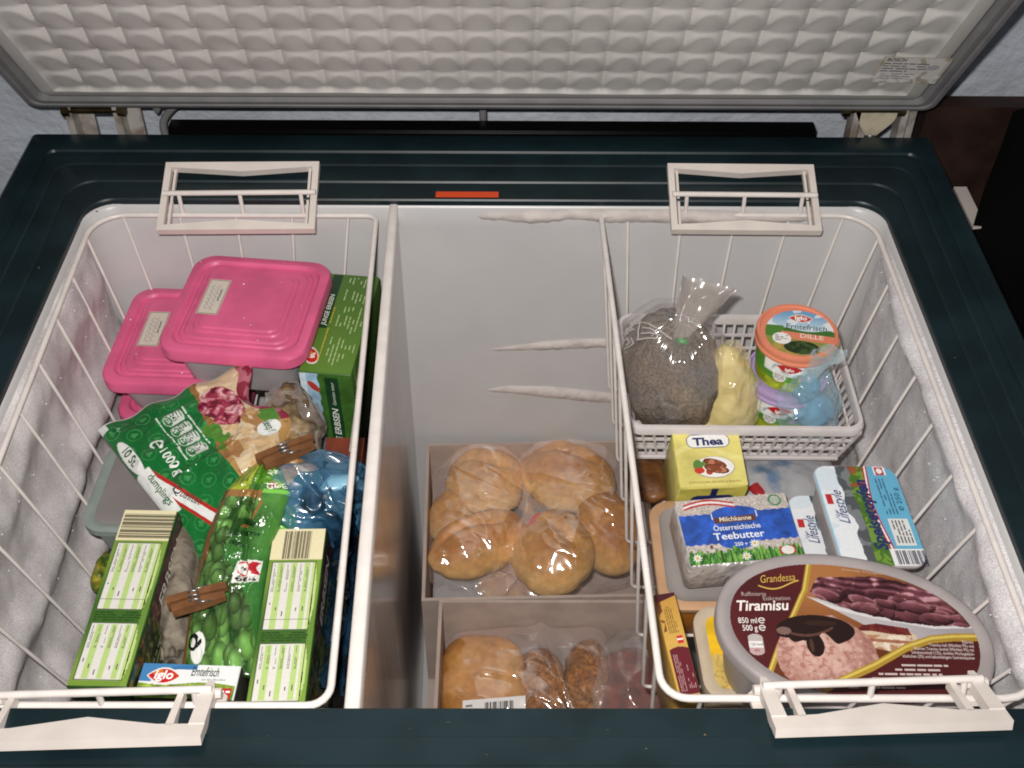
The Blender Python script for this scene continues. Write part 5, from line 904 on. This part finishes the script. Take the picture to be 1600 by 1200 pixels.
# -- quark tubs
def quark(pxs, zs, h, label, full=True):
    fr = fr_from(pxs, zs); w, l = fr.w, fr.l; t = thing('quark_tub', base_of(fr, h), label, 'quark tub', 'blue and white quark tubs'); B, c = fr.M()
    rg = lambda i, z, r: np.c_[rr_pts(-w/2+i, w/2-i, -l/2+i, l/2-i, r, 7), np.full(32, z)]@B+c
    V, F = loft([rg(.010, -h, .01), rg(.008, -h+.002, .012), rg(.004, -.004, .013), rg(0, -.003, .014), rg(0, -.0008, .014)]); build('tub', V, F, pm('white_tub', '#b8b0b0', .42, .4, nz=(30, .15)), t, sharp=50)
    A = Acc(); f2 = Fr(fr.O, fr.ex, fr.ey, w, l); cv = Canvas(w, l, 170, 220, '#eaeff4'); p, q = cv.u/w, cv.v/l
    cv.put((p < .30+.03*np.sin(q*14)) & (n2(cv.u, cv.v, 40, 3) > -.1), '#cfe2f0', .6); cv.put(p < .03, '#8fc8e4'); ed_ = .30+.035*n2(cv.u, cv.v, 60, 6)
    cv.put((p > ed_) & (p < .58), '#55595e'); cv.put((p > ed_) & (p < .44) & (n2(cv.u, cv.v, 120, 9) > .15), '#8c9298', .7); gm = (p > .42+.04*n2(cv.u, cv.v, 50, 2)) & (p < .62); cv.put(gm, '#4c7a26'); cv.put(gm & (n2(cv.u, cv.v, 200, 4) > .2), '#7fa83a', .8); cv.put(gm & (q > .78) & (n2(cv.u, cv.v, 90, 12) > .05), '#a8502c', .9)
    cur = .61+.035*np.sin(q*6+1.2); cv.put(p > cur, '#5fb4da'); cv.put((np.abs(p-cur) < .028), '#c22032'); cv.put((np.abs(p-cur) < .010), '#f4f2f0'); cv.put((p > .73) & (q > .90) & (p < .87), '#eef2f4'); cv.rect(w*.75, l*.90, w*.85, l*.985, '#cc2430'); cv.ell(w*.80, l*.945, w*.035, l*.028, '#f0eeee')
    cv.put((p > .70) & (p < .93) & (q > .20) & (q < .46), '#e2e4e2'); cv.put((q < .165) & (p > .60), '#eef0f0'); cv.rect(w*.07, l*.60, w*.14, l*.70, '#d0282e'); m = inpoly(cv.u, cv.v, [tuple(a) for a in rr_pts(.0005, w-.0005, .0005, l-.0005, .0135, 6)]); cv.add(A, f2, .0004, m)
    text(A, f2, 'Speisetopfen', w*.585, l*.15, w*.20, '#27306e', 90, bold=.035, shear=.2, off=.0009, width=l*.70); text(A, f2, 'Lifestyle', w*.255, l*.40, w*.17, '#4a4f86', 90, shear=.4, bold=.008, off=.0009, width=l*.34); text(A, f2, 'New', w*.15, l*.45, w*.06, '#6a6f96', 90, shear=.35, off=.0009)
    estimated_sign(A, f2, w*.905, l*.56, w*.03, '#1f3f60', 90, .0009); text(A, f2, '250 g', w*.935, l*.60, w*.085, '#1f3f60', 90, off=.0009, width=l*.17); barcode(A, f2, w*.65, l*.02, w*.98, l*.15, 20, '#20264a', True, .0009); lines(A, f2, w*.70, l*.50, w*.86, l*.86, 4, '#2f5a7c', True, .35, .0009, 4); lines(A, f2, w*.72, l*.22, w*.92, l*.44, 5, '#555', True, .4, .0009, 6); lines(A, f2, w*.08, l*.86, w*.30, l*.93, 2, '#5a5c60', False, .5, .0009, 7, 2)
    A.build('printed_label', M['paper'], t, color=True)
quark([(1226, 775), (1370, 772), (1402, 905), (1258, 905)], [-.128]*4, .04, 'blue white quark tub half hidden between the butter and the tilted tub')
quark([(1271, 729), (1397, 727), (1453, 888), (1309, 884)], [-.080, -.088, -.094, -.086], .034, 'blue white quark tub tilted on top, its barcode end over the ice cream lid')
# -- oval ice cream tub
ct = at(1334, 984, z=-.060); th_ = np.linspace(0, 2*pi, 96, endpoint=False); sa, sb = .1015, .0685; rot = math.radians(-11)
def oval(i, z, n=96, e=2.15):
    a = np.linspace(0, 2*pi, n, endpoint=False); x = (sa-i)*np.sign(np.cos(a))*np.abs(np.cos(a))**(2/e); y = (sb-i)*np.sign(np.sin(a))*np.abs(np.sin(a))**(2/e)
    return np.stack([ct[0]+x*math.cos(rot)-y*math.sin(rot), ct[1]+x*math.sin(rot)+y*math.cos(rot), np.full(n, ct[2]+z)], -1)
t = thing('ice_cream_tub', ct-np.array([0, 0, .09]), 'oval ice cream tub with a maroon tiramisu lid label', 'ice cream tub')
V, F = loft([oval(.020, -.09), oval(.018, -.088), oval(.006, -.012), oval(.005, -.008)]); build('tub', V, F, M['clear'], t, sharp=50)
mlid = pm('cloudy_lid', '#a59c9c', .38, .5, nz=(30, .12), sub=.1)
V, F = loft([oval(.003, -.012), oval(0, -.0115), oval(0, -.003), oval(.001, -.0008), oval(.003, 0), oval(.008, 0), oval(.0095, -.0012), oval(.012, -.0015)]); ld_ = build('tub_lid', V, F, mlid, t, sharp=45)
a_, b_ = sa-.0105, sb-.0105; rl = math.radians(-1.); dr_ = rot-rl; exv = np.array([math.cos(rl), math.sin(rl), 0]); eyv = np.array([-math.sin(rl), math.cos(rl), 0]); hw_, hh_ = math.hypot(a_*math.cos(dr_), b_*math.sin(dr_))*1.005, math.hypot(a_*math.sin(dr_), b_*math.cos(dr_))*1.005; f = Fr(ct-exv*hw_-eyv*hh_+np.array([0, 0, -.0012]), exv, eyv, 2*hw_, 2*hh_); Wt, Lt = 2*hw_, 2*hh_
LT = lambda b_: Lt*(.0487+.947*b_); cv = Canvas(Wt, Lt, 420, 290, '#5a181c'); p, q = cv.u/Wt, (cv.v/Lt-.0487)/.947; cv.noise(20, .12, 3)
cg = np.interp(q, [0, .12, .35, .62, .8, 1], [.085, .12, .185, .275, .335, .372])                   # gold band on the left
br = p > cg; cv.grad(br, '#6a3216', '#b0703a', 1.3-2.2*np.hypot(p-.38, (q-.93)*.9)); cv.put((np.abs(p-cg) < .0125), '#b8922a'); cv.put((np.abs(p-cg+.003) < .0035), '#e2cb62')
pt = lambda L: [(Wt*a, LT(b)) for a, b in L]
pl = inpoly(cv.u, cv.v, pt([(.335, .74), (.42, .66), (.515, .56), (.60, .47), (.80, .40), (1., .44), (1.05, .52), (.84, .58), (.6, .64)])) & br; cv.grad(pl, '#c2bcbc', '#98929a', (p-.4)*1.4+.3*n2(cv.u, cv.v, 14, 2)); cv.put(inpoly(cv.u, cv.v, pt([(.335, .742), (.43, .672), (.59, .598), (.836, .52), (1., .525), (1., .51), (.836, .50), (.59, .575), (.43, .645)])), '#d6d2d2')
cur = inpoly(cv.u+.006*Wt*n2(cv.u, cv.v, 90, 71), cv.v+.012*Lt*n2(cv.u, cv.v, 120, 73), pt([(.350, .770), (.372, .83), (.396, .886), (.47, .905), (.553, .914), (.66, .905), (.74, .886), (.85, .80), (.93, .68), (.993, .52), (.915, .525), (.836, .515), (.72, .55), (.59, .595), (.44, .670), (.367, .735)]))
wq = q+.24*(p-.4)+.012*n2(cv.u, cv.v, 60, 9)+.05*np.clip(p-.7, 0, 1); fo = n2(cv.u, cv.v, 120, 19); cv.put(cur, '#64303a'); up_ = cur & (wq > .80)
st = np.sin(wq*120+1.5*n2(cv.u*.3, cv.v, 60, 5)); cv.put(up_ & (st+fo > .55), '#8e5460', .8); cv.put(up_ & (st+fo > 1.15), '#b98c92', .8); cv.put(up_ & (st+fo < -.7), '#3a161e', .9)
R = random.Random(5); low = cur & (wq <= .815); cv.put(low, '#3c181e')
for i in range(34):                                                            # rolled chocolate curls
    a, b = R.uniform(.37, .97), 0; b = .80-.24*(a-.4)-R.uniform(.0, .17); r1, r2 = R.uniform(.03, .075), R.uniform(.018, .032); rt = -.25+R.uniform(-.35, .25); d = cv.rad(Wt*a, LT(b), Wt*r1, Lt*r2*1.6, rt)
    m = (d < 1) & low; sh = np.clip(.5+.5*((cv.v-LT(b))/(Lt*r2*1.6)), 0, 1)[..., None]; cv.C = np.where(m[..., None], rgb('#361318')*(1-sh)+rgb('#8c4e58')*sh, cv.C); cv.put(m & (d > .8) & (cv.v > LT(b)) & (fo > -.1), '#a87880', .6); cv.put(m & (d > .75) & (cv.v < LT(b)-.001), '#22090e', .7)
cv.C = np.where(cur[..., None], cv.C*(1+.16*fo[..., None]), cv.C)
# cake slice
cv.poly(pt([(.50, .46), (.54, .51), (.72, .49), (.755, .44), (.74, .355), (.66, .315), (.53, .36)]), '#d2ba9c'); sl_ = inpoly(cv.u, cv.v, pt([(.50, .45), (.73, .44), (.74, .355), (.66, .315), (.53, .36)])); kn = n2(cv.u, cv.v, 160, 7); cv.put(sl_ & (kn > .2), '#b0704e', .8); cv.put(sl_ & (kn < -.4), '#efe2d0', .7); cv.put(sl_ & (np.abs(q-.415+.1*(p-.5)) < .012), '#9a5236', .8)
cv.poly(pt([(.515, .475), (.54, .52), (.60, .535), (.725, .50), (.735, .445), (.65, .455), (.57, .478)]), '#651c1a'); cv.put(inpoly(cv.u, cv.v, pt([(.515, .475), (.54, .52), (.60, .535), (.725, .50), (.735, .445), (.65, .455), (.57, .478)])) & (n2(cv.u, cv.v, 260, 27) > .2), '#7e2c26', .8)
# ice cream ball with chocolate sauce
ds = np.hypot((p-.374)/.203, (q-.275)/.315)+.03*n2(cv.u, cv.v, 90, 5); ball = ds < 1; lt_ = np.clip(.75-1.1*np.hypot((p-.33)/.3, (q-.33)/.4)+.3, 0, 1); cv.grad(ball, '#a06a5e', '#dcb0a2', lt_); kn = n2(cv.u, cv.v, 330, 11, 4); cv.put(ball & (kn > .45), '#9c5c50', .55); cv.put(ball & (kn < -.5), '#e6c6ba', .4); cv.put(ball & (q < .10) & (n2(cv.u, cv.v, 90, 21) > .2), '#5c2620', .8)
wv = .03*np.sin(p*38)+.02*np.sin(p*71); sauce = ((np.hypot((p-.345)/.160, (q-.475)/.118) < 1) & (q > .405+wv)) | (np.hypot((p-.333)/.036, (q-.365)/.088) < 1) | ((np.hypot((p-.225)/.04, (q-.445)/.03) < 1)); cv.put(sauce, '#24100d'); cv.put(sauce & (np.hypot((p-.215)/.030, (q-.468)/.030) < 1), '#9a7a70', .75); hl = sauce & (np.abs(q-.435-.5*(p-.30)**2*9) < .010) & (p > .24) & (p < .42); cv.put(hl, '#6a4438', .8); cv.put(sauce & (np.hypot((p-.318)/.008, (q-.36)/.05) < 1), '#5a3a30', .8); cv.put(sauce & (np.hypot((p-.37)/.07, (q-.53)/.02) < 1), '#3a1e18', .9)
gb = np.interp(p, [.30, .367, .55, .70, .81, .90, 1.01], [.02, .075, .215, .355, .42, .437, .442]); cv.put((p > .36) & (q < gb), '#521618'); cv.put((p > .33) & (np.abs(q-gb) < .030), '#b08a28'); cv.put((p > .33) & (np.abs(q-gb-.008) < .010), '#d8be50')
cv.ell(Wt*.093, Lt*.435, .0056, .0036, '#b9b0ae'); cv.rect(Wt*.093-.0056, Lt*.345, Wt*.093+.0056, Lt*.435, '#b9b0ae'); cv.ell(Wt*.093, Lt*.345, .0056, .0036, '#c0a0a0'); cv.rect(Wt*.093-.0052, Lt*.370, Wt*.093+.0052, Lt*.412, '#ece8e6')
A = Acc(); xr_, yr_ = (cv.u-hw_)*math.cos(dr_)+(cv.v-hh_)*math.sin(dr_), -(cv.u-hw_)*math.sin(dr_)+(cv.v-hh_)*math.cos(dr_); mask = (np.abs(xr_/a_)**2.15+np.abs(yr_/b_)**2.15) < 1; cv.add(A, f, 0, mask); o_ = .0004
text(A, f, 'Grandessa', Wt*.15, Lt*.845, .0100, '#d8b048', 6, shear=.35, off=o_, width=Wt*.155); nn = 30; xx = np.linspace(0, 1, nn); bu = Wt*(.14+.175*xx); bv = Lt*(.825+.015*xx-.030*np.sin(xx*pi*1.4)); A.add(np.concatenate([f.at(bu, bv-.0006, o_), f.at(bu, bv+.0007, o_)]), [(k, k+1, k+1+nn, k+nn) for k in range(nn-1)], rgb('#d8b048'))
text(A, f, 'Raffinierte', Wt*.062, Lt*.742, .0054, '#b8a29e', 2, off=o_, width=Wt*.105); text(A, f, 'Eiskreation', Wt*.150, Lt*.712, .0054, '#b8a29e', 2, off=o_, width=Wt*.115)
text(A, f, 'Tiramisu', Wt*.030, Lt*.632, .0128, '#f3ece6', 2, shear=.25, bold=.02, off=o_, width=Wt*.225); text(A, f, '850 ml', Wt*.033, Lt*.540, .0070, '#f0e8e4', 1, bold=.008, off=o_, width=Wt*.078); text(A, f, '500 g', Wt*.046, Lt*.486, .0070, '#f0e8e4', 1, bold=.008, off=o_, width=Wt*.062)
estimated_sign(A, f, Wt*.130, Lt*.562, .0026, '#f0e8e4', 1); estimated_sign(A, f, Wt*.128, Lt*.508, .0026, '#f0e8e4', 1); text(A, f, '120 kcal', Wt*.093, Lt*.380, .0034, '#555', 4, align='C', bold=.01, off=o_, width=.0098); text(A, f, '6%', Wt*.093, Lt*.338, .0032, '#a03040', 4, align='C', bold=.01, off=o_); text(A, f, 'Serviervorschlag / Serving Suggestion', Wt*.51, Lt*.955, .0030, '#cbb0a0', -7, off=o_, width=Wt*.17)
for k, st_ in enumerate(('Eiskrem', 'Tiramisu hell (Milchfett 9%) und', 'Eiskrem Tiramisu dunkel (Milchfett 9%) mit', 'Schokococktail (12%), dunklen Mürbegebäck-', 'stückchen (3%) und kakaohaltigem Getränkepulver')):
    text(A, f, st_, Wt*(.975-.003*k), Lt*(.418-.028*k), .0037, '#d8c8c4', -1, align='R', off=o_, bold=.006, width=Wt*(.045, .18, .24, .253, .29)[k])
for k in range(6): lines(A, f, Wt*(.66-.05*k+.02*(k % 2)), Lt*(.250-.031*k), Wt*(.955-.022*k), Lt*(.268-.031*k), 1, '#c9b6b2', seed=40+k, th=.75, off=o_, gap=.1)
A.build('printed_label', M['paper'], ld_, color=True)
# -- yellow ice cream tub beside it
fr = fr_from([(1088, 948), (1180, 944), (1215, 1092), (1095, 1094)], -.128); w, l = fr.w, fr.l; t = thing('yellow_tub', base_of(fr, .06), 'clear rimmed tub with a yellow label, left of the oval ice cream tub', 'tub'); B, c = fr.M()
rg = lambda i, z, r: np.c_[rr_pts(-w/2+i, w/2-i, -l/2+i, l/2-i, r, 7), np.full(32, z)]@B+c
V, F = loft([rg(.010, -.06, .014), rg(.004, -.008, .018), rg(0, -.008, .018), rg(0, -.001, .018), rg(.002, 0, .018), rg(.007, 0, .015), rg(.009, -.0012, .014)]); build('tub', V, F, pm('cream_plastic', '#c9b79c', .4, nz=(40, .12)), t, sharp=50)
A = Acc(); f = Fr(fr.O+fr.ex*.0095+fr.ey*.0095, fr.ex, fr.ey, w-.019, l-.019); cv = Canvas(f.w, f.l, 60, 120, '#e8b412'); cv.put(cv.v > f.l*.55, '#eebc0e'); m = (cv.v < f.l*.42+.004*np.sin(cv.u*300)); cv.put(m, '#d9bb62'); cv.put(m & (np.abs(n2(cv.u, cv.v, 160, 4)) < .12), '#b08a2c', .8); cv.noise(60, .1, 2); cv.add(A, f, -.0005, inpoly(cv.u, cv.v, [tuple(a) for a in rr_pts(0, f.w, 0, f.l, .008, 5)])); A.build('printed_label', M['paper'], t, color=True)
# -- narrow maroon and gold box at the basket side
fr = fr_from([(1021, 928), (1053, 926), (1101, 1090), (1056, 1093)], [-.100, -.100, -.118, -.118], True); h = .075; w, l = fr.w, fr.l; t = pack('praline_box', 'narrow maroon and gold box standing at the left side of the right basket', 'food box', fr, h, pm('gold_card', '#c79a3a', .4, nz=(40, .2)))
A = Acc(); f2 = Fr(fr.O+fr.ex*.0006+fr.ey*.0006, fr.ex, fr.ey, w, l); cv = Canvas(w-.0012, l-.0012, 50, 190, '#d6a848'); q = cv.v/l; p = cv.u/w; cv.grad(q > .5, '#d9ab48', '#c48c34', (q-.5)*2); cv.put(q > .90+.06*p, '#4c1420'); cv.put((q < .44+.03*np.sin(p*3.1)) & (p > .08) & (p < .95) & (q > .03), '#6c1424'); cv.put((q > .62) & (p < .2) & (n2(cv.u, cv.v, 150, 4) > 0), '#5a2418', .8)
cv.rect(w*.55, l*.50, w*.80, l*.57, '#d8202a'); cv.rect(w*.55, l*.527, w*.80, l*.543, '#f4f0ec'); cv.add(A, f2, .0005); lines(A, f2, w*.25, l*.60, w*.72, l*.86, 5, '#5a3c1c', True, .35, .0009, 3); lines(A, f2, w*.16, l*.06, w*.45, l*.40, 4, '#c9a0a0', True, .35, .0009, 5); lines(A, f2, w*.55, l*.08, w*.88, l*.30, 4, '#c9a0a0', True, .35, .0009, 6, 2); A.build('printed_label', M['paper'], t, color=True)
# -- things under and behind: brown roll, blue and white bag, cloudy bag
tag(blob('brown_packet', at(1014, 748, z=-.182), (.022, .028, .014), pm('brown_packet', '#86552a', .4, .5, nz=(40, .4), c2='#5a3416', bump=(70, .5, .003)), None, 71, .15, 36, .1, 50), 'brown bread packet in the basket corner left of the yellow margarine block', 'packet')
t = thing('blue_white_bag', at(1205, 745, z=-.198), 'blue and white printed bag lying on the basket floor below the grid basket', 'food bag'); c = at(1210, 755, z=-.178); blob('bag', c, (.060, .040, .020), pm('white_blue_film', '#a3a3a8', .3, .5, nz=(26, .5), c2='#5f7c9c', lo=.36, hi=.46, bump=(60, .5, .003)), t, 73, .1, 30, .06, 50); blob('red_print', at(1190, 762, z=-.163), (.014, .010, .004), pm('red_film', '#a8141c', .3), t, 74, .2, 60)
tag(blob('cloudy_bag', at(1262, 752, z=-.182), (.030, .035, .018), FILMG, None, 75, .15, 36, .12, 60), 'cloudy clear bag on the basket floor behind the quark tubs', 'plastic bag')
